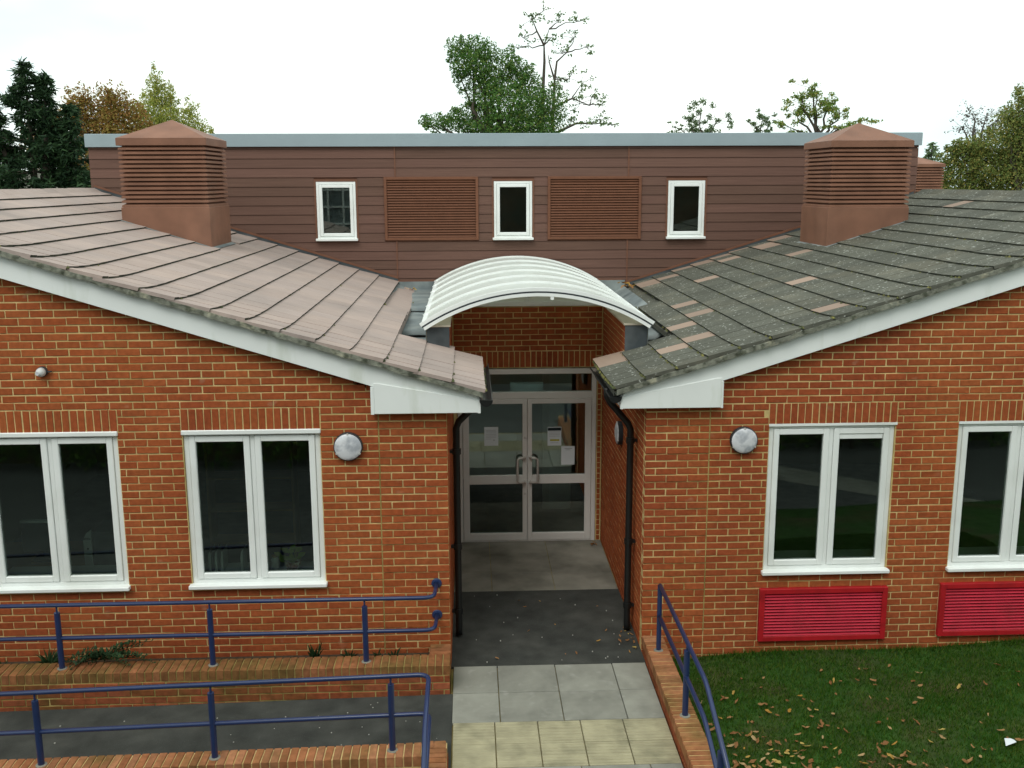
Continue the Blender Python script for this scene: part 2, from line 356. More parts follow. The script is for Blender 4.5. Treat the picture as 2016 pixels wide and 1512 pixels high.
# ------------------------------------------------------------------ windows
def window(thing, x0, x1, z0, z1, y, sashes=2, sill=.05, head=.0, wide=.05, sw=.06, blind=()):
    """outer frame x0..x1 z0..z1, front face at y; sashes side by side"""
    mb = MB()
    mb.box(x0, x0+wide, y, y+.07, z0, z1).box(x1-wide, x1, y, y+.07, z0, z1)
    mb.box(x0+wide, x1-wide, y+.001, y+.07, z0, z0+wide).box(x0+wide, x1-wide, y+.001, y+.07, z1-wide, z1)
    mids = [x0+(x1-x0)*i/sashes for i in range(1, sashes)]
    for m in mids: mb.box(m-.022, m+.022, y+.002, y+.07, z0+wide, z1-wide)
    w = mb.build('window', WHITE, thing, bevel=.004)
    ed = [x0+wide]+[e for m in mids for e in (m-.022, m+.022)]+[x1-wide]
    for i in range(sashes):
        a, b = ed[2*i]+.003, ed[2*i+1]-.003; c, d = z0+wide+.003, z1-wide-.003; ys = y-.012
        s = MB().box(a, a+sw, ys, ys+.06, c, d).box(b-sw, b, ys, ys+.06, c, d).box(a+sw, b-sw, ys+.001, ys+.06, c, c+sw).box(a+sw, b-sw, ys+.001, ys+.06, d-sw, d)
        s.build('sash', WHITE, w, bevel=.006)
        g = MB().box(a+sw-.004, b-sw+.004, ys+.03, ys+.036, c+sw-.004, d-sw+.004); g.build('pane', GLASS, w)
        if i in blind: bx('trickle_vent', WHITE, w, a+sw+.005, b-sw-.005, ys+.012, ys+.029, d-sw-.055, d-sw-.004, bevel=.003)
    if sill: bx('sill', WHITE, w, x0-.025, x1+.02, y-sill-.045, y+.0, z0-.028, z0+.012, bevel=.006)
    if head: bx('head_trim', WHITE, w, x0-.012, x1+.012, y-.045, y+.003, z1-.035, z1+.014, bevel=.008)
    return w

# ------------------------------------------------------------------ ground and setting
def sheet(name, x0, x1, y0, y1, z, mat, thick=.05):
    return tag(bx(name, mat, None, x0, x1, y0, y1, z-thick, z), kind='structure')
g = MB(); g.add([(-600, -600, -.62), (600, -600, -.62), (600, 600, -.62), (-600, 600, -.62)], [(0, 1, 2, 3)])
tag(g.build('ground', GROUND), kind='structure')
# entrance landing, asphalt strip and the paved path
land = tag(MB().box(0.0, 2.03, 2.05, 3.86, -.3, -.01).build('door_landing', MORTARG), kind='structure')
for a, b in ((.0, .47), (.47, 1.25), (1.25, 2.03)):
    for c, d in ((2.05, 2.63), (2.63, 3.86)): MB().box(a+.003, b-.003, c+.003, d-.003, -.05, random.uniform(-.002, 0)).build('landing_slab', LAND, land, bevel=.003)
tag(MB().box(-.004, 2.034, .075, 2.046, -.3, -.004).build('asphalt_strip', ASPH), kind='structure')
path = tag(MB().box(.0, 2.03, -2.55, .072, -.5, -.03).build('path', MORTARG), kind='structure')
lslab = MB()
def slab(name, mat, x0, x1, y0, y1, z=0., ribs=0):
    mb = MB(); g_ = .004
    mb.box(x0+g_, x1-g_, y0+g_, y1-g_, -.04, z+random.uniform(-.002, .002))
    o = mb.build(name, mat, path, bevel=.004)
    if ribs:
        r = MB(); st = (y1-y0-.02)/ribs
        for i in range(ribs):
            yy = y0+.01+st*(i+.5); r.tube([(x0+.008, yy, z-.004), (x1-.008, yy, z-.004)], .0105, 8)
        r.build('ribs', mat, o)
    return o
xs = [.02, .475, 1.075, 1.675, 2.03]
for y0, y1 in ((-.5, .068), (-1.06, -.5)):
    for a, b in zip(xs[:-1], xs[1:]): slab('paving_slab', PAVE, a, b, y0, y1)
xs2 = [.03, .42, .82, 1.22, 1.62, 2.03]
for y0, y1 in ((-1.44, -1.06), (-1.82, -1.44)):
    for a, b in zip(xs2[:-1], xs2[1:]): slab('tactile_slab', TACT, a, b, y0, y1, 0, 7)
for y0, y1 in ((-2.4, -1.82),):
    for a, b in zip([.03, .55, 1.15, 1.75], [.55, 1.15, 1.75, 2.03]): slab('paving_slab', PAVE, a, b, y0, y1)
st = MB()
for i in range(4): st.box(.0, 2.03, -2.55-.32*(i+1), -2.55-.32*i, -.7, -.15*(i+1)+.0)
tag(st.build('steps', PAVE), kind='structure')
# ramp on the left, falling away to the left
rp = MB(); rp.add([(-12, -1.62, -.20), (-.0, -1.62, -.004), (.022, -.5, -.004), (-12, -.5, -.20), (-12, -1.62, -.7), (0, -1.62, -.7), (.022, -.5, -.7), (-12, -.5, -.7)],
                  [(0, 1, 2, 3), (4, 7, 6, 5), (0, 4, 5, 1), (1, 5, 6, 2), (2, 6, 7, 3), (3, 7, 4, 0)])
tag(rp.build('ramp', ASPH), kind='structure')
bx_ = MB().box(0.0, .022, -2.5, -.5, -.4, -.006); tag(bx_.build('path_edge', ASPH), kind='structure')
# lawn
def lawn_z(x, y): return -.09+.026*(x-2.8)+.02*math.sin(x*2.1+y*1.3)+(0 if y > -2.6 else .17*(y+2.6))
lm = MB(); nx, ny = 60, 40
for j in range(ny+1):
    for i in range(nx+1):
        x = 2.27+i*(16-2.27)/nx; y = -6+j*(6.40)/ny; lm.v.append((x, y, lawn_z(x, y)))
for j in range(ny):
    for i in range(nx):
        a = j*(nx+1)+i; lm.f.append((a, a+1, a+nx+2, a+nx+1)); lm.mi.append(0); lm.r.append(0)
tag(lm.build('lawn', LAWN, smooth=True), kind='structure')
def grass():
    n = 110000; x = rng.uniform(2.28, 7.4, n); y = rng.uniform(-3.3, .35, n)
    k = .5+.5*np.sin(x*3.1+1.3*np.sin(y*2.3))*np.sin(y*3.7+x); keep = rng.random(n) < .55+.45*k; x, y = x[keep], y[keep]; n = len(x)
    z = -.09+.026*(x-2.8)+.02*np.sin(x*2.1+y*1.3)+np.where(y > -2.6, 0, .17*(y+2.6))
    a = rng.uniform(0, 2*np.pi, n); h = rng.uniform(.018, .05, n)*np.where(y > .25, 1.7, 1.0); w = rng.uniform(.003, .006, n); ln = rng.uniform(.2, 1.1, n)*h; b = rng.uniform(0, 2*np.pi, n)
    V = np.empty((n, 3, 3)); V[:, 0] = np.stack([x-w*np.cos(a), y-w*np.sin(a), z-.005], 1); V[:, 1] = np.stack([x+w*np.cos(a), y+w*np.sin(a), z-.005], 1)
    V[:, 2] = np.stack([x+ln*np.cos(b), y+ln*np.sin(b), z+h], 1)
    me = bpy.data.meshes.new('grass'); me.vertices.add(3*n); me.vertices.foreach_set('co', V.ravel())
    me.loops.add(3*n); me.loops.foreach_set('vertex_index', np.arange(3*n)); me.polygons.add(n)
    me.polygons.foreach_set('loop_start', np.arange(0, 3*n, 3)); me.update(calc_edges=True)
    at = me.attributes.new('rnd', 'FLOAT', 'FACE'); at.data.foreach_set('value', np.clip(rng.random(n)*.75+.1*np.sin(x*1.7), 0, .8))
    me.materials.append(LF['grass']); o = bpy.data.objects.new('grass', me); link(o); tag(o, 'short dark green lawn grass in front of the right wing', 'grass', kind='stuff')
grass()

# ------------------------------------------------------------------ roofs
def roofL(x, y=3): k = max(0, 1-(y+.16)/1.1); return 2.93+.313*(.35-x)+.05*k*k
def roofR(x, y=3): k = max(0, 1-(y-.20)/1.1); return 2.89+.311*(x-1.72)+.035*k*k
def tile_mesh(mat, w, ln, t=.034, n=3):
    out = []
    for _ in range(n):
        j = lambda s=.003: random.uniform(-s, s)
        mb = MB()      # local x: down the slope (0 = lower edge, -ln = head), y: width
        tv = [(j(), 0, t+j(.001)), (j(), w/2, t+j(.001)), (j(), w, t+j(.001)), (-ln, w, t), (-ln, w/2, t), (-ln, 0, t)]
        bv = [(p[0]-.002, p[1], 0) for p in tv]
        mb.add(tv+bv, [(0, 1, 4, 5), (1, 2, 3, 4)], 0, 0)
        mb.add(tv+bv, [(6, 7, 1, 0), (7, 8, 2, 1)], 1, 0)
        mb.add(tv+bv, [(11, 6, 0, 5), (8, 9, 3, 2)], 0, 0)
        out.append(mb.mesh('tile', [mat, TILEE]))
    return out
TW, TL = .296, .42
tiles = {'L': tile_mesh(TILEL, TW, TL), 'R': tile_mesh(TILER, TW, TL), 'P': tile_mesh(TILEP, TW, TL), 'Ph': tile_mesh(TILEP, TW/2, TL), 'Rh': tile_mesh(TILER, TW/2, TL)}
def tile_roof(roof, side, xe, gauge, ncourse, y0, rf, turret, pinks):
    """side -1: eaves on the right, rising to the left; +1 mirrored"""
    slope = math.atan(.312); objs = []
    for c in range(ncourse):
        xl = xe-gauge*c if side < 0 else xe+gauge*c
        yend = 1.86 if c < 3 else (3.6 if c == 3 and side < 0 else 4.4 if c == 3 else 6.98)
        y = y0+random.uniform(-.012, .012)+(0 if c % 2 == 0 else 0); i = 0; first = True
        while y < yend-.05:
            w = TW if not (first and c % 2) else TW/2
            first = False
            xm = xl-side*(-.17) if False else (xl-.17 if side < 0 else xl+.17)
            if not (turret[0]+.03 < xm < turret[1]-.03 and turret[2]+.05 < y+w/2 < turret[3]-.05):
                objs.append((c, xl, y, w))
            y += w+(.0008 if side < 0 else .002)
    def place(c, xl, y, w):
        half = w < TW*.7
        if side < 0: me = random.choice(tiles['L']); sc = (1, w/TW, 1)
        else:
            pk = pinks(c, y, half)
            me = random.choice(tiles[('P' if pk else 'R')+('h' if half else '')]); sc = (1, 1, 1)
        ym = y+w/2; z = rf(xl, ym)
        ry = slope-.055            # each tile lies a little flatter than the roof, its foot on the next course
        tw = math.atan((rf(xl, y+w)-rf(xl, y))/w)
        return me, (xl, y, z-.004+random.uniform(-.001, .001)), ry, tw, sc
    objs.sort(key=lambda t: (Vector((t[1], t[2], rf(t[1], t[2])))-CAMP).length)
    rest = MB()
    for n_, (c, xl, y, w) in enumerate(objs):
        me, loc, ry, tw, sc = place(c, xl, y, w)
        if side < 0: rot = Matrix.Rotation(tw, 4, 'X') @ Matrix.Rotation(ry, 4, 'Y')
        else: rot = Matrix.Rotation(tw, 4, 'X') @ Matrix.Rotation(-ry, 4, 'Y') @ Matrix.Diagonal((-1, 1, 1, 1))
        if n_ < 300:
            e = (Matrix.Rotation(tw, 4, 'X') @ Matrix.Rotation(ry if side < 0 else -ry, 4, 'Y')).to_euler()
            o = inst('tile', me, roof, loc, rot=e, sc=(sc[0]*(1 if side < 0 else -1), sc[1], sc[2]))
        else:
            for p in me.polygons:
                vs = [rot @ Vector((me.vertices[i].co.x*sc[0], me.vertices[i].co.y*sc[1], me.vertices[i].co.z)) for i in p.vertices]
                pk = me in tiles['P'] or me in tiles['Ph']
                rest.add([v+Vector(loc) for v in vs], [tuple(range(len(vs)))], (1 if p.material_index else (2 if pk else 0)), random.random() if False else (n_*.37) % 1)
    if rest.f: tag(rest.build('further_tiles', [TILEL if side < 0 else TILER, TILEE, TILEP], roof), kind='stuff')

def wing(name, label, side):
    L_ = side < 0
    yw = 0.0 if L_ else .36                     # front wall face
    xc = 0.0 if L_ else 2.03                    # corner at the entrance
    rf = roofL if L_ else roofR
    xe, gauge = (.37, .322) if L_ else (1.68, .315)
    xr = -5.75 if L_ else 7.75                  # ridge
    xo = 2*xr-xc                                # far corner of the gable
    zr = rf(xr); S = 1 if L_ else -1            # S*x grows towards the entrance
    th = empty(name, (xr, yw+3.4, 0), label, 'building')
    head = 2.575 if L_ else 2.475
    wins = [(-2.585, -1.25), (-4.54, -3.212)] if L_ else [(3.322, 4.655), (5.325, 6.658)]
    zb = .955 if L_ else .838
    holes = [(a, b, zb, head) for a, b in wins]
    if not L_:
        grilles = [(3.29, 4.675, .085, .68), (5.255, 6.64, .10, .70)]
    else: grilles = []
    lo, hi = min(xc, xo), max(xc, xo)
    fd = .006                                   # mortar recess
    mb = MB(); holed(mb, lo+(.006 if not L_ else 0), hi-(.006 if L_ else 0), -.62, 2.72, holes, yw+fd, yw+.30)
    e0, e1 = lo+(.006 if not L_ else 0), hi-(.006 if L_ else 0)
    mb.prism_y([(e0, 2.72), (e1, 2.72), (xr, zr-.16)], yw+fd, yw+.30)
    # far side and back walls of the wing so that the room stays dark
    mb.box(xo-(0 if L_ else .3), xo+(.3 if L_ else 0), yw+.30, 7.3, -.62, 2.72)
    mb.box(lo, hi, 7.0+.3, 7.6, -.62, 3.0)
    wall = mb.build('wall', MORTAR, th)
    top = lambda u: rf(u)-.13 if S*u > S*xr else 9
    u0, u1 = (-6.2, 0) if L_ else (2.03, 7.6)
    zref = head
    jt = -.675 if L_ else 2.70
    inpier = (lambda u, k: (.006 if k % 4 == 0 else 0) if (u > jt if L_ else u < jt) else 0)
    sold = []
    sh = []
    for a, b in wins:
        n = 18; a2, b2 = (a+b)/2-n*.0375, (a+b)/2+n*.0375
        sold += soldiers(a2, b2, head, n); sh.append((a2, b2, head, head+.225))
    rects = courses(u0, u1, -.15 if L_ else -.2, 5, zref, [(a, b, zb-.02, head) for a, b in wins]+sh+[(g_[0], g_[1], g_[2], g_[3]) for g_ in grilles],
                    top, phase=0 if L_ else 2.03, proud=inpier, cuts=[jt])
    infr = (lambda p: p.x > -4.75 and p.z > .2) if L_ else (lambda p: p.x < 6.4 and p.z > -.1)
    lay(wall, rects+sold, 0, (0, yw), limit=300, prefer=infr)
    # windows
    for i, (a, b) in enumerate(wins):
        window(th, a+.003, b-.003, zb+.03, head-.004, yw+.03, head=.05 if L_ else .0, blind=() if L_ else (1,))
        if not L_: bx('head_drip', WHITE, th, a-.005, b+.012, yw-.004, yw+.03, head-.020, head+.006)
    # roof deck and tiles
    y0 = -.17 if L_ else .19
    deck = MB(); t = .06; yd = yw+.02
    xa = xe-S*.02
    def dz(x): return rf(x)-.03
    xv = -.60 if L_ else 2.62
    for (pa, pb, ya, yb) in ((xa, xv, yd, 1.84), (xv, xr, yd, 6.98)):
        deck.add([(pa, ya, dz(pa)), (pb, ya, dz(pb)), (pb, yb, dz(pb)), (pa, yb, dz(pa)), (pa, ya, dz(pa)-t), (pb, ya, dz(pb)-t), (pb, yb, dz(pb)-t), (pa, yb, dz(pa)-t)],
                 [(0, 1, 2, 3), (4, 7, 6, 5), (0, 4, 5, 1), (1, 5, 6, 2), (2, 6, 7, 3), (3, 7, 4, 0)])
    xfar = 2*xr-xa; zf = dz(xa)
    deck.add([(xr, y0, dz(xr)+.02), (xfar, y0, zf), (xfar, 7.4, zf), (xr, 7.4, dz(xr)+.02), (xr, y0, dz(xr)-.05), (xfar, y0, zf-.06), (xfar, 7.4, zf-.06), (xr, 7.4, dz(xr)-.05)],
             [(0, 1, 2, 3), (4, 7, 6, 5), (0, 4, 5, 1), (1, 5, 6, 2), (2, 6, 7, 3), (3, 7, 4, 0)])
    roof = deck.build('roof', TILEL if L_ else TILER, th)
    tur = (-4.46, -3.28, 4.40, 5.58) if L_ else (5.31, 6.47, 4.62, 5.80)
    def pinks(c, y, half):
        if y > 6.1 and c < 16: return random.random() < .5
        if c == 0 and 1.3 < y: return True
        if c == 2 and y < 1.9: return random.random() < .3
        if c == 3 and 1.2 < y < 3: return random.random() < .3
        return random.random() < (.03 if c < 8 else .008)
    ncr = 19
    tile_roof(roof, side, xe, gauge, ncr, y0, rf, tur, pinks)
    # moss cushions lodged along the course edges
    ms = MB()
    for _ in range(90 if L_ else 420):
        c = int(random.random()**1.4*17); y = y0+random.random()**1.8*(1.75 if c < 3 else 5.5); xl = xe-S*gauge*c; r_ = random.uniform(.008, .022)
        z = rf(xl, y)+.006; px_ = xl+S*random.uniform(.0, .02); vs = []
        for k in range(6): a = k*math.pi/3; vs.append((px_+r_*math.cos(a)*.8, y+r_*math.sin(a)*1.8, z-.006))
        vs.append((px_, y, z+r_*.9)); ms.add(vs, [(k, (k+1) % 6, 6) for k in range(6)])
    tag(ms.build('moss', MOSSG, roof, smooth=True), kind='stuff')
    # ridge tiles
    n = 17; ln = (6.98-y0)/n
    for i in range(n):
        ya, yb = y0+i*ln, y0+(i+1)*ln+.012; z = zr+.02+(.004 if i % 2 else 0)
        w, h = .17, .056
        r = MB(); pr = [(-w, z-h), (-.05, z+.012), (.05, z+.012), (w, z-h), (w, z-h-.02), (-w, z-h-.02)]
        r.prism_y([(xr+a, b) for a, b in pr], ya, yb).build('ridge_tile', TILEL if L_ else TILER, roof, bevel=.004)
    # verge bedding strip under the tile ends
    v = MB(); N_ = 60; rs = []
    for i in range(N_+1):
        x = xa+(xr-xa)*i/N_; zt = rf(x, y0)-.022+random.uniform(-.004, .004); zb_ = zt-.050+random.uniform(-.006, .006)
        yf = y0-.004+random.uniform(-.008, .006)
        rs += [(x, yf, zt), (x, yf+random.uniform(-.008, .004), zb_), (x, yw+.02, zb_), (x, yw+.02, zt)]
    for i in range(N_):
        a, b = 4*i, 4*i+4
        for k in range(4): v.f.append((a+k, a+(k+1) % 4, b+(k+1) % 4, b+k)); v.mi.append(0); v.r.append(0)
    v.v += rs; v.build('verge_bedding', VERGE, roof)
    # barge board with the boxed end at the eaves
    yb0, yb1 = yw-.11, yw-.085
    F = lambda x, d: rf(x, y0)-d
    bo = MB(); xk = -.70 if L_ else 2.775; x_end = .30 if L_ else 1.775
    zs = 2.75 if L_ else 2.69
    bo.prism_y([(x_end, F(x_end, .058)), (xr, F(xr, .058)), (xr, F(xr, .058)-.235), (xk, F(xk, .058)-.235), (x_end, zs+.10)], yb0, yb1)
    barge = bo.build('barge_board', FASC, th, bevel=.002)
    MB().prism_y([(2*xr-x_end, F(x_end, .058)), (xr, F(xr, .058)), (xr, F(xr, .058)-.235), (2*xr-x_end, F(x_end, .058)-.235)], yb0, yb1).build('barge_board', FASC, th)
    b2 = MB().prism_y([(x_end+S*.002, zs), (x_end+S*.002, zs+.125), (xk+S*.04, F(xk, .058)-.2), (xk, F(xk, .058)-.2), (xk, zs)], yb0-.012, yb0-.001)
    b2.build('eaves_box_end', FASC, th, bevel=.003)
    bx('eaves_box_trim', FASC, th, min(xk, xk-S*.02)-.012*(1 if L_ else -0), max(xk, xk-S*.02)+.0, yb0-.016, yb0+.12, zs-.004, F(xk, .058)-.235)
    bx('eaves_box_trim', FASC, th, min(x_end, x_end+S*.028), max(x_end, x_end+S*.028), yb0-.016, yb0+.02, zs-.003, zs+.13)
    # soffit of the boxed eaves along the entrance and the eaves fascia behind the gutter
    bx('soffit', FASC, th, min(xk+S*.02, x_end), max(xk+S*.02, x_end), yb1, yw-.002, zs-.001, zs+.012)
    bx('soffit', FASC, th, min(xc+S*.01, x_end), max(xc+S*.01, x_end), yw, 1.86, zs-.001, zs+.012)
    bx('eaves_fascia', FASC, th, min(x_end, x_end+S*.018), max(x_end, x_end+S*.018), yb1, 1.86, zs-.004, zs+.165)
    # gutter and downpipe
    gx = x_end+S*.082; gz = zs+.13
    gut = MB(); prof = [(.062*math.cos(a), .062*math.sin(a)) for a in [math.pi+math.pi*k/10 for k in range(11)]]
    inn = [(.055*math.cos(a), .055*math.sin(a)) for a in [math.pi*2-math.pi*k/10 for k in range(11)]]
    gut.prism_y([(gx+a, gz+b) for a, b in prof+inn], yw-.14, 1.90)
    gutter = gut.build('gutter', BLACKP, th, smooth=False)
    cp = MB(); cp.prism_y([(gx+.066*math.cos(a), gz+.066*math.sin(a)) for a in [math.pi+math.pi*k/10 for k in range(11)]], yw-.15, yw-.139); cp.build('stop_end', BLACKP, gutter)
    for yy in (yw+.25, yw+1.0):
        MB().prism_y([(gx+.068*math.cos(a), gz+.068*math.sin(a)) for a in [math.pi+math.pi*k/10 for k in range(11)]]+[(gx+.063*math.cos(a), gz+.063*math.sin(a)) for a in [2*math.pi-math.pi*k/10 for k in range(11)]], yy-.02, yy+.02).build('gutter_bracket', BLACKP, gutter)
    px, py = (.075, .80) if L_ else (1.955, .86)
    dp = MB(); dp.tube([(gx, py, gz-.04), (gx, py, gz-.13), (gx-S*.03, py, gz-.19), (px+S*.03, py, gz-.43), (px, py, gz-.50), (px, py, 1.5), (px, py, .09), (px+S*.0, py-.01, .02)], .037, 12)
    pipe = dp.build('downpipe', BLACKP, th, smooth=True)
    for zz in (2.12 if L_ else 2.2, 1.05, .30): MB().tube([(px, py, zz-.03), (px, py, zz+.03)], .048, 12).box(min(px, xc), max(px, xc), py-.02, py+.02, zz-.015, zz+.015).build('pipe_clip', BLACKP, pipe)
    # movement joint
    bx('movement_joint', MORTARG, wall, jt-.006, jt+.006, yw+.003, yw+.02, .2, 2.75)
    # room behind the windows
    rm = MB(); a, b = (xc-6.0, xc-.32) if L_ else (xc+.32, xc+6.0)
    rm.add([(a, yw+.31, .18), (b, yw+.31, .18), (b, 6.9, .18), (a, 6.9, .18)], [(0, 1, 2, 3)], 1)
    rm.add([(a, yw+.31, 2.71), (b, yw+.31, 2.71), (b, 6.9, 2.71), (a, 6.9, 2.71)], [(3, 2, 1, 0)])
    rm.add([(a, 6.9, .18), (b, 6.9, .18), (b, 6.9, 2.71), (a, 6.9, 2.71)], [(0, 1, 2, 3)])
    rm.add([(a, yw+.31, .18), (a, 6.9, .18), (a, 6.9, 2.71), (a, yw+.31, 2.71)], [(0, 1, 2, 3)])
    rm.add([(b, yw+.31, .18), (b, 6.9, .18), (b, 6.9, 2.71), (b, yw+.31, 2.71)], [(3, 2, 1, 0)])
    rm.build('room', [ROOM, ROOMF], th)
    for a_, b_ in wins: bx('inner_sill', WHITE, th, a_+.01, b_-.01, yw+.11, yw+.42, zb+.075, zb+.10)
    return th
LW = wing('left_wing', 'brick wing with pink grey tiled roof and white barge board, left of the entrance', -1)
RW = wing('right_wing', 'brick wing with dark lichened tiled roof and red grilles, right of the entrance', 1)

# ------------------------------------------------------------------ entrance block between the wings
EN = empty('entrance_block', (1.0, 5.4, 0), 'central entrance block with plum board upper storey and recessed glazed doors', 'building')
def entrance():
    YD = 3.80
    mb = MB()
    mb.box(.0, .05, YD+.006, YD+.25, -.3, 2.47).box(1.955, 2.03, YD+.006, YD+.25, -.3, 2.47).box(0, 2.03, YD+.006, YD+.25, 2.47, 3.31)
    mb.box(2.036, 2.30, 1.90, 6.98, -.3, 3.31).box(-.27, -.006, 1.90, 6.98, -.3, 3.31)       # flank walls, upper part
    mb.box(2.036, 2.30, .67, 1.90, -.3, 2.69).box(-.27, -.006, .31, 1.90, -.3, 2.74)
    wall = mb.build('wall', MORTAR, EN)
    zref = 2.475
    doorw = courses(0.01, 2.02, 0, 3.32, zref, [(.04, 1.965, -1, 2.475), (.09, 1.94, 2.475, 2.70)], phase=.03)
    doorw += soldiers(.09, 1.94, 2.475, 25)
    lay(wall, doorw, 0, (0, YD), limit=130)
    # right flank, seen along the alcove: local x runs towards the camera
    ret = courses(-3.79, -1.905, 0, 3.32, zref, phase=-.47)+courses(-1.905, -.475, 0, 2.70, zref, phase=-.47)
    lay(wall, ret, rad(-90), (2.03, 0), limit=165)
    retl = courses(.115, 1.905, 0, 2.72, zref, phase=.1)+courses(1.905, 3.79, 0, 3.32, zref, phase=.1)
    c = MB()
    for u0, u1, z0, z1, pr in retl:
        v, f = brick_geo(u1-u0, z1-z0); c.add([(0-b-0, (u0+u1)/2+a, (z0+z1)/2+d) for a, b, d in v], f)
    tag(c.build('further_bricks', BRICK, wall), kind='stuff')
    # lead clad pier fronts, cream capping boards, lead gutters beside the canopy
    bx('pier_cladding', LEADD, EN, -.262, -.002, 1.872, 1.898, 2.78, 3.31, bevel=.004)
    bx('pier_cladding', LEADD, EN, 2.032, 2.292, 1.872, 1.898, 2.75, 3.31, bevel=.004)
    bx('capping_board', CREAM, EN, -.29, .012, 1.86, 6.98, 3.312, 3.335, bevel=.003)
    bx('capping_board', CREAM, EN, 2.018, 2.32, 1.86, 6.98, 3.312, 3.335, bevel=.003)
    def gut(s, x0, x1):
        for i, (ya, yb, za, zb_) in enumerate(((1.87, 3.05, 2.97, 3.02), (3.0, 4.75, 3.10, 3.13), (4.68, 6.975, 3.20, 3.22))):
            n = 8; q = MB(); vs = []
            for j in range(n+1):
                y = ya+(yb-ya)*j/n
                for k in range(6):
                    x = x0+(x1-x0)*k/5; up = .12*max(0, k-3)/2
                    z = za+(zb_-za)*j/n+up-(.09 if s > 0 else 0)+random.uniform(-.006, .006)+(.02 if j == 0 and i else 0)*0
                    vs.append((x, y, z))
            low = [(v[0], v[1], v[2]-.05) for v in vs]; m = len(vs)
            fs = [(j*6+k, j*6+k+1, (j+1)*6+k+1, (j+1)*6+k) for j in range(n) for k in range(5)]
            fs += [(k+m, k+1+m, k+1, k) for k in range(5)]
            q.add(vs+low, fs).build('lead_gutter', LEAD, EN, smooth=True)
    gut(-1, -.27, -1.0); gut(1, 2.30, 2.78)
    for x0, x1 in ((-1.02, -.29), (2.33, 2.80)): bx('lead_upstand', LEAD, EN, x0, x1, 6.955, 6.978, 3.15, 3.345)
    bx('lead_apron', LEAD, EN, -.275, -.268, 1.88, 6.95, 3.0, 3.31); bx('lead_apron', LEAD, EN, 2.298, 2.305, 1.88, 6.95, 3.0, 3.31)
    # ---- door screen
    fr = MB(); y0, y1 = YD-.01, YD+.07
    fr.box(.055, .115, y0, y1, 0, 2.455).box(1.89, 1.95, y0, y1, 0, 2.455).box(.115, 1.89, y0+.001, y1, 2.385, 2.455).box(.115, 1.89, y0+.001, y1, 2.045, 2.135).box(.115, 1.89, y0+.002, y1, -.0, .018)
    frame = fr.build('door_frame', ALU, EN, bevel=.004)
    bx('fanlight_pane', GLASSD, frame, .112, 1.893, YD+.03, YD+.036, 2.132, 2.388)
    for k, (a, b) in enumerate(((.120, 1.001), (1.007, 1.886))):
        yl = YD-.018; z0, z1 = .022, 2.042; st = .075 if k == 0 else .085; meet = .062
        la, lb = (a+.085, b-meet) if k == 0 else (a+meet, b-.085)
        d = MB().box(a, la, yl, yl+.06, z0, z1).box(lb, b, yl, yl+.06, z0, z1).box(la, lb, yl+.001, yl+.06, z0, .125).box(la, lb, yl+.001, yl+.06, .84, .965).box(la, lb, yl+.001, yl+.06, 1.975, z1)
        door = d.build('door', ALU, EN, bevel=.004)
        bx('pane', GLASSD, door, la-.003, lb+.003, yl+.03, yl+.036, .122, .843); bx('pane', GLASSD, door, la-.003, lb+.003, yl+.03, yl+.036, .962, 1.978)
        s = -1 if k == 0 else 1; hx = (b-.034) if k == 0 else (a+.034)
        h = MB(); pts = [(hx, yl, 1.23), (hx, yl-.05, 1.23), (hx+s*.02, yl-.062, 1.23)]
        pts = [(hx, yl+.01, 1.225), (hx, yl-.035, 1.225), (hx+s*.015, yl-.055, 1.225), (hx+s*.075, yl-.06, 1.222), (hx+s*.10, yl-.06, 1.20), (hx+s*.103, yl-.06, 1.04), (hx+s*.10, yl-.06, .90), (hx+s*.075, yl-.06, .878), (hx+s*.015, yl-.055, .875), (hx, yl-.035, .875), (hx, yl+.01, .875)]
        h.tube(pts, .0165, 10); h.build('handle', STEEL, door, smooth=True)
        if k == 0:
            for zz in (1.50, .70): MB().lathe([(.014, 0), (.014, .006), (.008, .008)], (b-.03, yl, zz), 'y-', 12).build('lock', STEEL, door)
    # lobby behind the doors
    lb = MB()
    lb.add([(.0, YD+.1, .002), (2.03, YD+.1, .002), (2.03, 6.9, .002), (0, 6.9, .002)], [(0, 1, 2, 3)], 1)
    lb.add([(0, 6.9, 0), (2.03, 6.9, 0), (2.03, 6.9, 2.6), (0, 6.9, 2.6)], [(0, 1, 2, 3)])
    lb.add([(0, YD+.26, 2.6), (2.03, YD+.26, 2.6), (2.03, 6.9, 2.6), (0, 6.9, 2.6)], [(3, 2, 1, 0)])
    lb.build('lobby', [ROOM, ROOMF], EN)
    bx('inner_screen', ALU, EN, 1.32, 1.42, 5.2, 5.3, 0, 2.6); bx('inner_screen', WHITE, EN, 1.42, 1.75, 5.22, 5.25, 0, 2.6)
    # lunette frame under the canopy above the door wall
    ar = lambda x: 3.335+.40*(1-((x-1.01)/1.335)**2) if abs(x-1.01) < 1.33 else 3.335
    lu = MB().box(.0, 2.03, YD-.02, YD+.03, 3.312, 3.375).box(.985, 1.035, YD-.018, YD+.03, 3.375, ar(1.01)-.045)
    lun = lu.build('lunette_frame', WHITE, EN, bevel=.003)
    for xa, xb in ((.02, .985), (1.035, 2.01)):
        p = [(xa, 3.375)]+[(xb, 3.375)]+[(xb+(xa-xb)*i/8, ar(xb+(xa-xb)*i/8)-.05) for i in range(9)]
        MB().prism_y(p, YD, YD+.008).build('lunette_pane', POLY, lun)
    # ---- board clad upper storey
    YC = 7.0; x0, x1 = -5.75, 7.59
    wins = [(-2.205, -1.572), (.648, 1.272), (3.487, 4.095)]; wz = (4.035, 4.955)
    grl = [(-1.12, .398), (1.522, 3.05)]; gz = (4.015, 5.025)
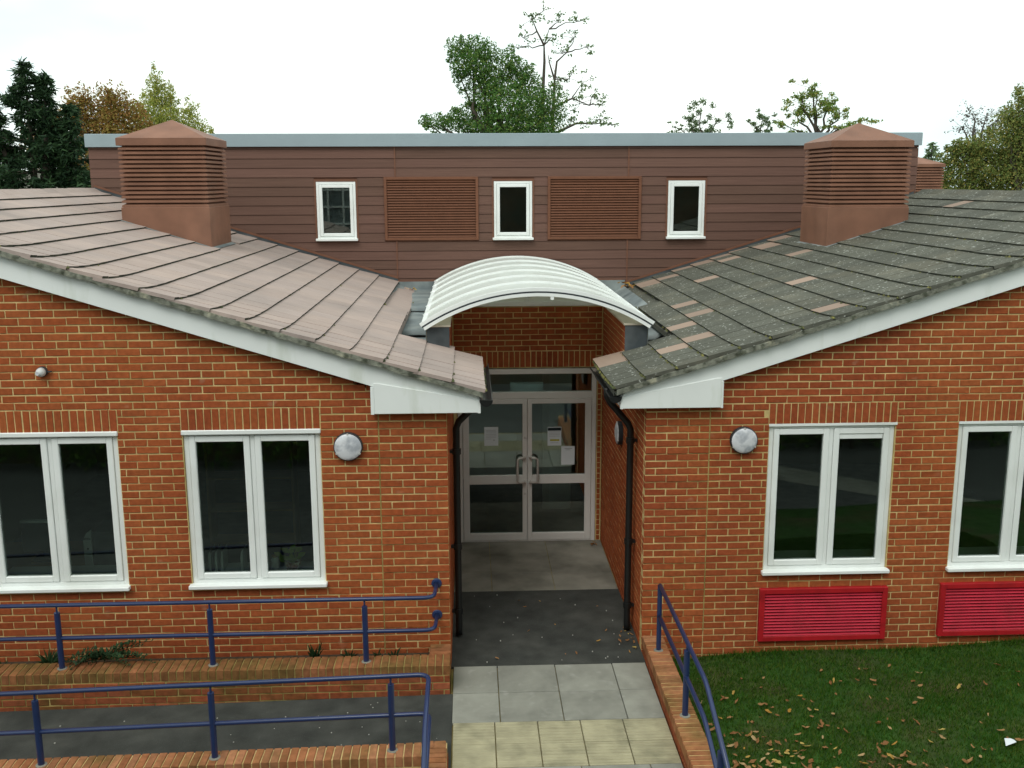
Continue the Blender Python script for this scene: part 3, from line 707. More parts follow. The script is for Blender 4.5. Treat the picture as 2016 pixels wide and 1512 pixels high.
    hl = [(a, b, *wz) for a, b in wins]
    cb = MB(); holed(cb, x0+.01, x1-.01, 2.9, 5.66, hl, YC+.03, YC+.22)
    cb.box(x0+.01, x0+.2, YC+.22, 13, 2.9, 5.66).box(x1-.2, x1-.01, YC+.22, 13, 2.9, 5.66).box(x0+.01, x1-.01, 12.8, 13, 2.9, 5.66).box(x0, x1, YC+.05, 13, 5.60, 5.64)
    up = cb.build('upper_wall', CLADT, EN)
    bx('inner_wall', DARK, EN, -2.9, 4.9, 8.2, 8.25, 2.9, 5.6)
    pitch = .1475; joints = [-.935, 2.835]; zz = 3.25; k = 0
    while zz < 5.50:
        za, zb_ = zz+.003, min(zz+pitch-.003, 5.50); zm = (za+zb_)/2
        iv = [(x0, joints[0]-.008), (joints[0]+.008, joints[1]-.008), (joints[1]+.008, x1)]
        for ha, hb, ga, gb in [(a-.03, b+.03, wz[0]-.03, wz[1]+.03) for a, b in wins]+[(a, b, *gz) for a, b in grl]:
            if ga < zm < gb:
                n = []
                for a, b in iv:
                    if hb <= a or ha >= b: n.append((a, b)); continue
                    if ha-a > .03: n.append((a, ha))
                    if b-hb > .03: n.append((hb, b))
                iv = n
        for a, b in iv:
            bd = MB(); bd.prism_y([(0, 0)]*0 or [(a, za), (b, za), (b, zb_), (a, zb_)], YC, YC+.028)
            # shiplap: top edge leans back
            v = bd.v; bd.v = [(p[0], p[1]+(.010 if p[2] > zm and p[1] < YC+.01 else 0), p[2]) for p in v]
            bd.build('board', CLAD, up)
        zz += pitch; k += 1
    for j in joints:
        bx('joint_trim', CLADT, up, j-.011, j+.011, YC-.006, YC+.02, 5.03, 5.50); bx('joint_trim', CLADT, up, j-.011, j+.011, YC-.006, YC+.02, 3.3, 4.01)
    for s, rf, xa, xb in ((-1, roofL, -.93, -5.7), (1, roofR, 2.75, 7.55)):
        q = MB(); q.prism_y([(xa, rf(xa)+.06), (xb, rf(xb)+.06), (xb, rf(xb)+.095), (xa, rf(xa)+.095)], YC-.02, YC-.004); q.build('abutment_trim', CLADT, up)
        q = MB(); q.prism_y([(xa, rf(xa)+.0), (xb, rf(xb)+.0), (xb, rf(xb)+.06), (xa, rf(xa)+.06)], YC-.016, YC-.006); q.build('abutment_flashing', LEADD, up)
    bx('base_trim', CLADT, up, -.94, 2.76, YC-.02, YC+.01, 3.335, 3.362)
    for a, b in wins:
        bx('window_surround', CLADT, up, a-.03, b+.03, YC-.006, YC+.03, wz[1]-.0, wz[1]+.035)
        bx('window_surround', CLADT, up, a-.03, a-.002, YC-.006, YC+.03, wz[0]-.03, wz[1]); bx('window_surround', CLADT, up, b+.002, b+.03, YC-.006, YC+.03, wz[0]-.03, wz[1])
        window(EN, a+.002, b-.002, wz[0]+.005, wz[1]-.002, YC-.004, sashes=1, sill=.03, wide=.042, sw=.05)
    for xs_ in ((x0-.03, x1+.03),):
        bx('parapet_capping', PARA, EN, xs_[0], xs_[1], YC-.05, YC-.02, 5.50, 5.70, bevel=.004)
        bx('parapet_capping', PARA, EN, xs_[0], xs_[1], YC-.02, YC+.3, 5.665, 5.705)
        bx('parapet_capping', PARA, EN, xs_[0], xs_[0]+.03, YC-.02, 13, 5.50, 5.664); bx('parapet_capping', PARA, EN, xs_[1]-.03, xs_[1], YC-.02, 13, 5.50, 5.664)
    for a, b in grl:
        g_ = MB(); w = .045; yf = YC-.022
        g_.box(a, a+w, yf, YC+.029, *gz).box(b-w, b, yf, YC+.029, *gz).box(a+w, b-w, yf+.001, YC+.029, gz[0], gz[0]+w).box(a+w, b-w, yf+.001, YC+.029, gz[1]-w, gz[1])
        gr = g_.build('louvre', LOUV, EN, bevel=.003)
        n = 22; stp = (gz[1]-gz[0]-2*w)/n
        s0 = MB(); bx('back_plate', LOUV, gr, a+w, b-w, YC+.02, YC+.028, gz[0]+w, gz[1]-w)
        s0.prism_y([(0, 0), (b-a-2*w-.004, 0), (b-a-2*w-.004, stp*.72), (0, stp*.72)], 0, .004)
        s0.v = [(p[0], p[1]+(.028 if p[2] > .001 else 0), p[2]) for p in s0.v]; me = s0.mesh('slat', LOUV)
        for i in range(n): inst('slat', me, gr, (a+w+.002, yf+.008, gz[0]+w+(i+.2)*stp))
entrance()

# ------------------------------------------------------------------ barrel vault canopy
def canopy():
    cx, hw, zs, rise, y0, y1, n = 1.012, 1.325, 3.345, .39, 1.82, 6.94, 6
    R = (hw*hw+rise*rise)/(2*rise); zc = zs+rise-R; A = math.asin(hw/R)
    pt = lambda t, r=R: (cx+r*math.sin(t), zc+r*math.cos(t))
    th = empty('barrel_canopy', (cx, y0, zs), 'arched white translucent canopy over the recessed entrance doors', 'canopy')
    ts = [-A+2*A*i/28 for i in range(29)]
    def arc(name, mat, ya, yb, r0, r1, parent, t_ext=0., smooth=False):
        tt = [t*(1+t_ext) for t in ts]
        q = MB(); o = [pt(t, r1) for t in tt]; i_ = [pt(t, r0) for t in tt]; m = len(tt)
        vs = [(x, ya, z) for x, z in o]+[(x, ya, z) for x, z in i_]+[(x, yb, z) for x, z in o]+[(x, yb, z) for x, z in i_]
        fs = []
        for k in range(m-1):
            fs += [(k+m, k+1+m, k+1, k), (k+2*m, k+1+2*m, k+1+3*m, k+3*m), (k, k+1, k+1+2*m, k+2*m), (k+m, k+3*m, k+1+3*m, k+1+m)]
        fs += [(0, 2*m, 3*m, m), (m-1, 2*m-1, 4*m-1, 3*m-1)]
        return q.add(vs, fs).build(name, mat, parent, smooth=smooth)
    st = (y1-y0)/n
    for i in range(n): arc('roof_panel', POLY, y0+i*st+.022, y0+(i+1)*st-.022, R-.012, R-.002, th)
    for i in range(1, n+1): arc('glazing_bar', WHITE, y0+i*st-.021, y0+i*st+.021, R-.02, R+.022, th, .012)
    f = arc('front_arch', WHITE, y0-.02, y0+.028, R-.012, R+.028, th, .012)
    arc('arch_seal', DARK, y0-.026, y0-.004, R-.030, R-.013, f, .008)
    arc('arch_rail', WHITE, y0-.032, y0+.02, R-.068, R-.031, f, .002)
    for s in (-1, 1):
        x = cx+s*(hw-.02)
        bx('eaves_rail', WHITE, th, x-.03, x+.03, y0-.01, y1, zs-.008, zs+.022, bevel=.004)
    x, z = pt(.07, R-.075); bx('spy_bracket', WHITE, th, x-.02, x+.02, y0-.03, y0+.02, z-.03, z+.006)
canopy()

# ------------------------------------------------------------------ ventilation turrets
def turret(label, x0, x1, y0, y1, rf, zl=4.625, zt=5.385, ze=5.475, apex=.30, zbase=None):
    cx, cy = (x0+x1)/2, (y0+y1)/2
    th = empty('ventilation_turret', (cx, cy, min(rf(x0), rf(x1)) if rf else zbase), label, 'roof vent', 'louvred roof vents')
    q = MB(); pl = [(x0, (rf(x0)-.03) if rf else zbase), (x1, (rf(x1)-.03) if rf else zbase), (x1, zl), (x0, zl)]
    q.prism_y(pl, y0, y1).build('base', TURR, th, bevel=.006)
    MB().box(x0+.09, x1-.09, y0+.09, y1-.09, zl, zt).build('core', LOUV, th)
    if rf:
        e = .07; q = MB()
        for a, b, c, d in ((x0-e, x1+e, y0-e, y0-.001), (x0-e, x0-.001, y0, y1), (x1+.001, x1+e, y0, y1)):
            q.add([(a, c, rf(a)+.022), (b, c, rf(b)+.022), (b, d, rf(b)+.024), (a, d, rf(a)+.024)], [(0, 1, 2, 3)])
        q.build('base_flashing', LEAD, th)
    n = 14; st = (zt-zl)/n; w = x1-x0; d = y1-y0
    def ring(w, d, h):
        q = MB(); o = .0; i = .055
        vs = []
        for z, k in ((0, o), (h*.45, o), (h, i), (h*.7, i)):
            vs += [(-w/2+k, -d/2+k, z), (w/2-k, -d/2+k, z), (w/2-k, d/2-k, z), (-w/2+k, d/2-k, z)]
        fs = []
        for a, b in ((0, 1), (1, 2), (3, 0)):
            for k in range(4): fs.append((a*4+k, a*4+(k+1) % 4, b*4+(k+1) % 4, b*4+k))
        return q.add(vs, fs).mesh('slat', TURR)
    me = ring(w-.02, d-.02, st*.9)
    for i in range(n): inst('slat', me, th, (cx, cy, zl+st*i+.002))
    for sx in (-1, 1):
        for sy in (-1, 1): bx('corner_post', TURR, th, cx+sx*(w/2-.075)-.02, cx+sx*(w/2-.075)+.02, cy+sy*(d/2-.075)-.02, cy+sy*(d/2-.075)+.02, zl, zt)
    q = MB().box(x0-.008, x1+.008, y0-.008, y1+.008, zt, ze); cap = q.build('cap', TURR, th, bevel=.004)
    q = MB(); q.add([(x0-.008, y0-.008, ze+.001), (x1+.008, y0-.008, ze+.001), (x1+.008, y1+.008, ze+.001), (x0-.008, y1+.008, ze+.001), (cx, cy, ze+apex)], [(0, 1, 4), (1, 2, 4), (2, 3, 4), (3, 0, 4)])
    q.build('cap_roof', TURR, cap)
turret('brown louvred roof vent with pyramid cap on the pink grey left roof', -4.45, -3.27, 4.40, 5.58, roofL, 4.625, 5.44, 5.535, .27)
turret('brown louvred roof vent with pyramid cap on the dark right roof', 5.31, 6.47, 4.62, 5.80, roofR, 4.57, 5.40, 5.49, .27)
turret('distant brown roof vent half hidden behind the right end of the boarded storey', 11.05, 12.24, 16, 17.2, None, 4.3, 5.25, 5.33, .22, 3.8)

# ------------------------------------------------------------------ red grilles
def grille(label, x0, x1, z0, z1, y):
    q = MB(); w = .055
    q.box(x0, x0+w, y-.05, y+.005, z0, z1).box(x1-w, x1, y-.05, y+.005, z0, z1).box(x0+w, x1-w, y-.049, y+.005, z0, z0+w).box(x0+w, x1-w, y-.049, y+.005, z1-w, z1)
    th = empty('louvred_grille', ((x0+x1)/2, y, z0), label, 'grille', 'red grilles under the right wing windows')
    q.build('frame', RED, th, bevel=.003); bx('back_plate', RED, th, x0+.02, x1-.02, y-.004, y+.004, z0+.02, z1-.02)
    n = 14; st = (z1-z0-2*w)/n; s = MB(); L_ = x1-x0-2*w-.004
    s.prism_y([(0, 0), (L_, 0), (L_, st*.62), (0, st*.62)], 0, .004); s.v = [(p[0], p[1]+(.030 if p[2] > .001 else 0), p[2]) for p in s.v]
    me = s.mesh('slat', REDS)
    for i in range(n): inst('slat', me, th, (x0+w+.002, y-.042, z0+w+(i+.15)*st))
grille('red louvred grille under the window nearest the entrance on the right wing', 3.29, 4.675, .085, .68, .36)
grille('red louvred grille at the right edge of the photo, under the farther window', 5.255, 6.64, .10, .70, .36)

# ------------------------------------------------------------------ wall lamps and sensor
def bulkhead(label, c, axis, r=.142):
    th = empty('bulkhead_lamp', c, label, 'wall lamp', 'round bulkhead lamps')
    MB().lathe([(r, 0), (r, .045), (r-.012, .055)], c, axis, 32).build('base', DARK, th, smooth=False)
    prof = [(r-.008, .05)]+[((r-.008)*math.cos(a), .05+.028*math.sin(a)) for a in [i*math.pi/2/7 for i in range(1, 7)]]+[(.012, .0785)]
    d = MB().lathe(prof, c, axis, 32).build('diffuser', OPAL, th, smooth=True)
    ax = {'y-': Vector((0, -1, 0)), 'x-': Vector((-1, 0, 0))}[axis]; s = Vector((1, 0, 0)) if axis == 'y-' else Vector((0, 1, 0))
    for k in range(3):
        a = math.pi/2+k*2*math.pi/3; p = Vector(c)+ax*.052+s*(r-.012)*math.cos(a)+Vector((0, 0, 1))*(r-.012)*math.sin(a)
        MB().lathe([(.011, 0), (.009, .012)], p, axis, 8).build('screw', STEEL, th)
bulkhead('round white bulkhead lamp on the brick left of the entrance', (-.975, .0, 2.405), 'y-')
bulkhead('round white bulkhead lamp on the brick beside the right wing window', (3.05, .36, 2.318), 'y-')
bulkhead('round lamp on the alcove side wall, half hidden by the right downpipe', (2.03, 1.99, 2.0), 'x-')
def sensor():
    c = Vector((-3.86, -.0, 3.185)); th = empty('security_sensor', c, 'small grey domed sensor high on the left brick wall', 'sensor')
    MB().lathe([(.05, 0), (.05, .03), (.042, .036)], c, 'y-', 20).build('base', DARK, th)
    MB().lathe([(.044, .03), (.043, .06), (.036, .085), (.02, .10), (.005, .104)], c, 'y-', 20).build('dome', GREY, th, smooth=True)
    MB().lathe([(.02, 0), (.018, .012)], c+Vector((-.012, -.094, -.005)), 'y-', 16).build('lens', OPAL, th)
    MB().tube([c+Vector((.04, -.02, .0)), c+Vector((.075, -.02, .0)), c+Vector((.082, -.004, .0))], .008, 8).build('cable', DARK, th)
sensor()

# ------------------------------------------------------------------ low brick walls
cop_me = []
for _ in range(6):
    q = MB(); j = lambda: random.uniform(-.002, .002)
    w, d, h = .065, .215, .10; b = .005
    lowr = [(-w/2, -d/2, 0), (w/2, -d/2, 0), (w/2, d/2, 0), (-w/2, d/2, 0)]
    mid = [(x*1+j(), y+j(), h-b) for x, y, _z in lowr]; top = [((abs(x)-b)*(1 if x > 0 else -1)+j(), (abs(y)-b)*(1 if y > 0 else -1)+j(), h+j()) for x, y, _z in lowr]
    fs = [(8, 9, 10, 11)]
    for i in range(4):
        k = (i+1) % 4; fs += [(i, k, 4+k, 4+i), (4+i, 4+k, 8+k, 8+i)]
    cop_me.append(q.add(lowr+mid+top, fs, 0, 0).mesh('coping_brick', COPE))
def coping(parent, pts, rz, sl=(1, 1, 1), mossy=False):
    for p in pts: inst('coping_brick', random.choice(cop_mw if mossy else cop_me), parent, (p[0], p[1], p[2]+random.uniform(-.0015, .0015)), rz+random.uniform(-.01, .01), sl)
cop_mw = []
for m_ in cop_me:
    m2 = m_.copy(); m2.materials[0] = COPEW; cop_mw.append(m2)
def planter():
    th = empty('planter_wall', (-2.5, -.4, 0), 'brick planter wall with brick-on-edge coping under the left wing windows', 'wall')
    mb = MB().box(-6.4, -.008, -.496, -.27, -.3, .195).box(-6.4, -.01, -.49, -.25, .195, .289).box(-.205, -.008, -.25, -.003, -.3, .289)
    w = mb.build('core', MORTARG, th)
    lay(th, courses(-6.2, 0, -.2, .195, .195, phase=.05), 0, (0, -.502), BRICKW, 160)
    coping(th, [(-.035-.076*i, -.37, .2) for i in range(82)], 0, (1, 1.16, 1.0), True)
    coping(th, [(-.105, -.205+.075*i, .2) for i in range(3)], rad(90), (1, .98, 1), True)
    tag(bx('planter_soil', SOIL, None, -6.4, -.21, -.25, 0.004, .1, .20), kind='structure')
planter()
def ramp_wall():
    th = empty('ramp_wall', (-2.5, -1.65, -.3), 'low brick wall with sloping coping along the front of the ramp', 'wall')
    zc = lambda x: .10+.0165*x
    mb = MB(); mb.prism_y([(-6.2, -.62), (-.232, -.62), (-.232, zc(-.2)-.012), (-6.2, zc(-6.2)-.012)], -1.755, -1.545)
    mb.box(-.222, -.012, -3.3, -1.545, -.62, .085)
    mb.build('core', MORTAR, th)
    coping(th, [(-.27-.0765*i, -1.65, zc(-.27-.0765*i)-.1) for i in range(76)], 0, (1, 1.02, 1))
    coping(th, [(-.075-.07*0, -1.585, 0.0)], 0, (1.6, .5, 1)); coping(th, [(-.168, -1.585, 0.0)], 0, (1.25, .5, 1))
    coping(th, [(-.118, -1.685-.075*i, 0.0) for i in range(20)], rad(90), (1, .98, 1))
    rects = [r for r in courses(-5.2, -.235, -.6, .0, -.02, phase=0) if r[3] < zc(r[0])-.1]
    lay(th, rects, 0, (0, -1.765), BRICKW, 120)
    lay(th, courses(1.55, 3.3, -.6, 0, -.0, phase=0), rad(90), (0.0, -4.85), BRICKW, 60)
ramp_wall()
def path_wall():
    th = empty('path_wall', (2.15, -1.2, 0), 'low brick wall with brick-on-edge coping between the path and the lawn', 'wall')
    mb = MB(); mb.prism_y([(2.054, -.6), (2.245, -.6), (2.252, .163), (2.049, .163)], -3.2, .353)
    mb.build('core', MORTAR, th)
    coping(th, [(2.15, .31-.0752*i, .07) for i in range(46)], rad(90), (1, 1.03, 1))
    lay(th, courses(-.34, 3.2, -.1, .075, .07, phase=0), rad(-90), (2.042, 0), BRICKW, 60)
path_wall()

# ------------------------------------------------------------------ handrails
def arcpts(a, c, b, r, n=6):
    """round the corner a-c-b with radius-like distance r"""
    a, c, b = Vector(a), Vector(c), Vector(b); p = c+(a-c).normalized()*r; q = c+(b-c).normalized()*r
    return [p*(1-t)**2+c*2*t*(1-t)+q*t*t for t in [i/n for i in range(n+1)]]
def post(th, x, y, z0, zr, r=.028):
    MB().tube([(x, y, z0-.01), (x, y, zr-.075)], r, 12).build('post', BLUE, th, smooth=False)
    MB().tube([(x, y, zr-.08), (x, y, zr)], .0095, 8).build('post_pin', BLUE, th)
    MB().lathe([(.05, 0), (.047, .006), (.03, .009)], (x, y, z0-.003), 'z', 14).build('post_collar', LAND, th)
def rails():
    RR = .0205
    th = empty('handrail', (-2.5, -.405, .3), 'blue tubular handrail on the planter coping, bent back into the left brick wall', 'handrail')
    for z in (.955, .615):
        p = [(-6, -.37, z)]+arcpts((-6, -.37, z), (-.15, -.37, z), (-.135, 0, z), .11)+[(-.135, .0, z)]
        MB().tube(p, RR, 12).build('rail', BLUE, th, smooth=True)
        MB().lathe([(.052, 0), (.052, .008), (.045, .012), (.03, .016)], (-.135, -.0, z), 'y-', 20).build('wall_flange', BLUE, th)
    for x in (-.83, -2.33, -3.79): post(th, x, -.37, .3, .955)
    th = empty('handrail', (-2.5, -1.65, .05), 'blue tubular handrail on the ramp wall, turning towards the steps at its right end', 'handrail')
    for dz in (.0, -.365):
        zt = lambda x: .80+.024*x+dz
        a, c, b = (-6, -1.65, zt(-6)), (-.155, -1.65, zt(-.155)), (-.155, -2.5, zt(-.155)-.02)
        MB().tube([a]+arcpts(a, c, b, .10)+[b, (-.155, -3.3, zt(-.155)-.45)], RR, 12).build('rail', BLUE, th, smooth=True)
    for x in (-.485, -2.02, -3.5): post(th, x, -1.65, .10+.0165*x, .80+.024*x)
    th = empty('handrail', (2.15, -1.2, .17), 'blue tubular handrail on the path wall beside the lawn', 'handrail')
    for z, r in ((.885, RR), (.55, .021)):
        MB().tube([(2.152, -.005, z), (2.152, -1.95, z), (2.152, -2.05, z-.006), (2.152, -2.15, z-.035), (2.152, -3.3, z-.50)], r, 12).build('rail', BLUE, th, smooth=True)
    MB().tube([(2.152, -.005, .165), (2.152, -.005, .885)], .025, 12).build('post', BLUE, th)
    MB().lathe([(.05, 0), (.047, .006), (.03, .009)], (2.152, -.005, .168), 'z', 14).build('post_collar', LAND, th)
    post(th, 2.152, -1.33, .172, .885); post(th, 2.152, -2.62, .172, .66)
rails()

# ------------------------------------------------------------------ notices on the doors
def notice(label, x0, x1, z0, z1, y, lines, marks=()):
    o = MB().box(x0, x1, y-.0015, y, z0, z1); th = o.build('notice', PAPER); tag(th, label, 'notice', 'notices on the entrance doors')
    for (a, b, c, d, m) in lines:
        bx('print', m, th, x0+a*(x1-x0), x0+b*(x1-x0), y-.0022, y-.0016, z0+c*(z1-z0), z0+d*(z1-z0))
YG = 3.80-.018+.029
rows = [(.12, .85, z, z+.012, PRINTG) for z in (.82, .75, .68, .60, .52, .45)]+[(.12, .5, .36, .372, PRINTG), (.66, .72, .28, .32, PRINT)]
notice('plain typed white notice on the left door', .415, .607, 1.385, 1.65, YG, rows)
hdr = [(.02, .98, .80, .96, PRINT)]+[(.1, .9, z, z+.012, PRINTG) for z in (.74, .66, .58, .50)]+[(.18, .85, .25, .34, PRINTY)]+[(.2, .8, .15, .162, PRINTG)]
hdr += []
notice('notice with dark heading and yellow highlighted line on the right door', 1.285, 1.475, 1.375, 1.64, YG, hdr)
notice('white notice taped low beside the stile of the right door', 1.475, 1.66, 1.10, 1.365, YG, [(.25, .8, .86, .885, PRINTG), (.33, .68, .79, .81, PRINTG)])
notice('wide blank white card in the fanlight above the doors', .775, 1.225, 2.14, 2.265, 3.80+.05, [])

# ------------------------------------------------------------------ things behind the left windows
def indoors():
    th = empty('desk', (-3.9, .9, .18), 'pale desk behind the left edge window', 'desk')
    bx('desk_top', WOOD, th, -5.2, -3.1, .45, 1.3, .98, 1.01)
    for x in (-5.1, -3.2):
        for y in (.52, 1.22): bx('leg', GREY, th, x-.025, x+.025, y-.025, y+.025, .18, .98)
    th = empty('computer_tower', (-3.73, .6, 1.01), 'grey desktop computer tower standing inside the left edge window', 'computer')
    q = MB(); q.prism_y([(0, 0), (.0, .27), (.035, .34), (.08, .37), (.085, .37), (.085, 0)], 0, .04)
    q.v = [(-3.83+p[0]*1.0, .52+p[1], 1.01+p[2]*1.05) for p in q.v]; q.build('front_panel', GREY, th, bevel=.006)
    bx('case', LEADD, th, -3.743, -3.50, .53, .93, 1.01, 1.38, bevel=.008)
    bx('drive_slot', DARK, th, -3.825, -3.75, .514, .5195, 1.30, 1.315); MB().lathe([(.012, 0), (.012, .006)], (-3.785, .521, 1.20), 'y-', 14).build('power_button', DARK, th)
    th = empty('monitor', (-4.3, .75, 1.01), 'dark computer monitor seen from behind inside the left edge window', 'monitor')
    bx('screen', DARK, th, -4.55, -4.05, .72, .76, 1.10, 1.42, bevel=.01); bx('top_edge', GREY, th, -4.55, -4.05, .715, .765, 1.42, 1.45, bevel=.005)
    bx('stand', DARK, th, -4.34, -4.26, .73, .78, 1.01, 1.1); bx('foot', DARK, th, -4.44, -4.16, .65, .86, 1.01, 1.025)
    for i, x in enumerate((-2.455, -2.425, -2.39, -2.33, -2.13)):
        th = tag(MB().prism_y([(0, 0), (0, .16), (.02, .215), (.05, .235), (.05, 0)], .0, .20).build('box_file', GREY if i != 1 else LEADD, None), 'slim grey file, number %s from the left on the sill of the second window' % ('one', 'two', 'three', 'four', 'five')[i], 'file', 'files on the window sill')
        me = th.data
        for v in me.vertices: v.co = (x+v.co.y*.1 if False else x+v.co.x*.5, .16+v.co.y, 1.06+v.co.z*.95)
    th = empty('pot_plant', (-1.6, .22, 1.055), 'leafy pot plant in a patterned pot on the second window sill', 'plant')
    MB().lathe([(.055, 0), (.072, .05), (.078, .10), (.072, .105), (.06, .09)], (-1.6, .165, 1.055), 'z', 20).build('pot', TERRA, th, smooth=True)
    q = MB()
    for i in range(20):
        a = random.uniform(0, 6.28); r = random.uniform(.02, .10); h = random.uniform(.11, .24); s = random.uniform(.03, .05)
        c = Vector((-1.62+r*math.cos(a)*1.3, .15+r*math.sin(a)*.35, 1.055+h)); d = Vector((math.cos(a), math.sin(a)*.5, .5)).normalized(); n = d.cross(Vector((0, 1, .3))).normalized()
        q.add([c-d*s, c+n*s*.7, c+d*s, c-n*s*.7], [(0, 1, 2, 3)]); q.tube([(-1.6, .165, 1.13), c-d*s], .003, 5)
    q.build('leaves', LF['pot'], th)
    th = empty('glass_jar', (-1.79, .2, 1.055), 'pale jar beside the pot plant on the second window sill', 'jar')
    MB().lathe([(.035, 0), (.037, .11), (.03, .12), (.03, .14)], (-1.79, .2, 1.055), 'z', 16).build('body', GREY, th, smooth=True)
    MB().lathe([(.032, .14), (.032, .155)], (-1.79, .2, 1.055), 'z', 16).build('lid', WOOD, th)
    th = empty('bookcase', (-2.35, 2.2, .18), 'wooden bookcase deep in the room behind the second window', 'bookcase')
    for x in (-2.9, -1.9): bx('side', WOOD, th, x-.015, x+.015, 2.0, 2.3, .18, 2.1)
    for z in (.3, .7, 1.1, 1.5, 2.08): bx('shelf', WOOD, th, -2.885, -1.915, 2.0, 2.3, z-.012, z+.012)
indoors()

# ------------------------------------------------------------------ planter plants
def plant(label, x, y, z, n, ln, spread, w, lean=0.):
    th = empty('planter_plant', (x, y, z), label, 'plant', 'plants growing in the planter'); q = MB()
    for i in range(n):
        a = random.uniform(0, 2*math.pi); l = ln*random.uniform(.5, 1); t = random.uniform(.2, spread)
        d = Vector((math.cos(a)*t+lean, math.sin(a)*t*.7-.1, 1)).normalized(); s = d.cross(Vector((0, 0, 1)).cross(d)+Vector((.01, 0, 0))).normalized()
        side = d.cross(Vector((random.uniform(-1, 1), random.uniform(-1, 1), .2))).normalized()*w*random.uniform(.6, 1.2)
        b = Vector((x+random.uniform(-.02, .02), y+random.uniform(-.02, .02), z)); m = b+d*l*.55; e = b+d*l+Vector((0, 0, -.25*l*t))
        q.add([b-side*.3, b+side*.3, m+side, e, m-side], [(0, 1, 2, 4), (4, 2, 3)])
    q.build('leaves', LF['plant'], th)
plant('upright bluish rosette plant under the second window', -1.37, -.16, .20, 16, .26, .55, .016)
plant('small tuft plant just left of the right handrail post', -1.02, -.16, .20, 16, .20, .8, .012)
plant('small tuft plant just right of the right handrail post', -.74, -.16, .20, 14, .18, .9, .011)
plant('last small tuft plant before the end of the planter', -.58, -.16, .20, 14, .18, .9, .011)
plant('low spreading plant left of the left handrail post', -4.0, -.16, .20, 60, .27, 1.6, .011)
plant('tiny plant at the left edge of the planter', -4.45, -.16, .20, 12, .15, 1.2, .010)
def fern():
    th = empty('planter_fern', (-3.45, -.25, .28), 'sprawling fern hanging over the planter coping between two handrail posts', 'plant', 'plants growing in the planter'); q = MB()
    for i in range(30):
        a = random.choice((random.uniform(2.4, 3.9), random.uniform(-.6, .7))); l = random.uniform(.26, .50); up = random.uniform(.2, .55); dy = random.uniform(-.8, -.1)
        p = Vector((-3.45+random.uniform(-.08, .1), -.2, .30)); pts = []
        for k in range(9):
            t = k/8; pts.append(p+Vector((math.cos(a)*l*t, dy*.3*t, up*l*1.8*t-.9*l*t*t*(1.0 if math.cos(a) < 0 else .35))))
        q.tube(pts, .003, 4)
        for k in range(1, 9):
            for s in (-1, 1):
                d = Vector((random.uniform(-.3, .3), s*.6, random.uniform(.1, .6))).normalized(); ll = .085*(1.2-k/9)
                b = pts[k]; q.add([b, b+d*ll*.6+Vector((.013, 0, 0)), b+d*ll, b+d*ll*.6-Vector((.009, 0, 0))], [(0, 1, 2, 3)])
    q.build('fronds', LF['plant'], th)
fern()

# ------------------------------------------------------------------ fallen leaves and litter
def leafm(mat):
    out = []
    for _ in range(6):
        q = MB(); n = 5; vs = []; cu = random.uniform(.2, .9); tw = random.uniform(-.4, .4)
        for i in range(n+1):
            t = i/n; w = .5*math.sin(math.pi*(t*.9+.06))**.7*random.uniform(.55, 1.25); z = cu*.7*(t-.5)**2*1.6+random.uniform(0, .10)
            vs += [(t-.5+random.uniform(-.08, .08), -w*random.uniform(.45, .75), z+.3*w+tw*(t-.5)*w), (t-.5, 0, z), (t-.5+random.uniform(-.08, .08), w*random.uniform(.45, .75), z+.3*w-tw*(t-.5)*w)]
        fs = [(3*i+k, 3*i+k+1, 3*i+k+4, 3*i+k+3) for i in range(n) for k in range(2)]
        q.add(vs, fs, 0, 0); out.append(q.mesh('fallen_leaf', mat))
    return out
LM = leafm(LF['fallen']); LM2 = leafm(LF['fallen2'])
def drop(x, y, z, s, yellow, label, group):
    o = inst('fallen_leaf', random.choice(LM2 if yellow else LM), None, (x, y, z), rot=(random.uniform(-.5, .5), random.uniform(-.5, .5), random.uniform(0, 6.28)), sc=(s, s*random.uniform(.55, .9), s))
    tag(o, label, 'leaf', group)
random.seed(21)
for i in range(235):
    if random.random() < .62: x = 2.45+abs(random.gauss(0, .85)); y = -1.95+abs(random.gauss(0, .55))-.1
    else: x = random.uniform(2.5, 6.2); y = random.uniform(-2.1, -.1)
    yel = random.random() < .16
    big = random.uniform(.038, .085); cn = 'yellow' if yel else 'brown'
    where = 'beside the path wall' if x < 2.95 else 'left of the nearer red grille' if x < 3.5 else 'below the nearer red grille' if x < 4.7 else 'below the farther red grille'
    far = 'close to the brick wall' if y > -.75 else 'midway down the lawn' if y > -1.45 else 'at the bottom of the lawn'
    lb_ = '%s %s fallen leaf %s, %s' % ('small' if big < .06 else 'large', cn, where, far)
    drop(x, y, lawn_z(x, y)+.03, big, yel, lb_, lb_.replace('fallen leaf', 'fallen leaves'))
for i in range(26):
    x = 2.0-abs(random.gauss(0, .12)) if i < 16 else random.uniform(.15, 1.9); y = random.uniform(.2, 1.0) if i < 16 else random.uniform(.2, 1.9)
    drop(x, y, .008, random.uniform(.025, .06), i % 3 == 0, 'small fallen leaf on the dark asphalt strip', 'leaves on the asphalt strip')
for i in range(5):
    drop(1.95-.1*random.random(), 3.7-.12*random.random(), .012, random.uniform(.05, .07), False, 'brown leaf blown against the door frame foot', 'leaves at the door foot')
for i in range(9):
    drop(2.62+.16*random.random(), 5.9+.7*random.random(), 3.33, random.uniform(.07, .12), i % 2 == 0, 'dead leaf caught in the lead gutter right of the canopy', 'leaves in the right gutter')
for i in range(5):
    drop(-.85+.4*random.random(), 6.7+.15*random.random(), 3.24, random.uniform(.06, .09), i % 2 == 0, 'dead leaf caught in the lead gutter left of the canopy', 'leaves in the left gutter')
random.seed(5)
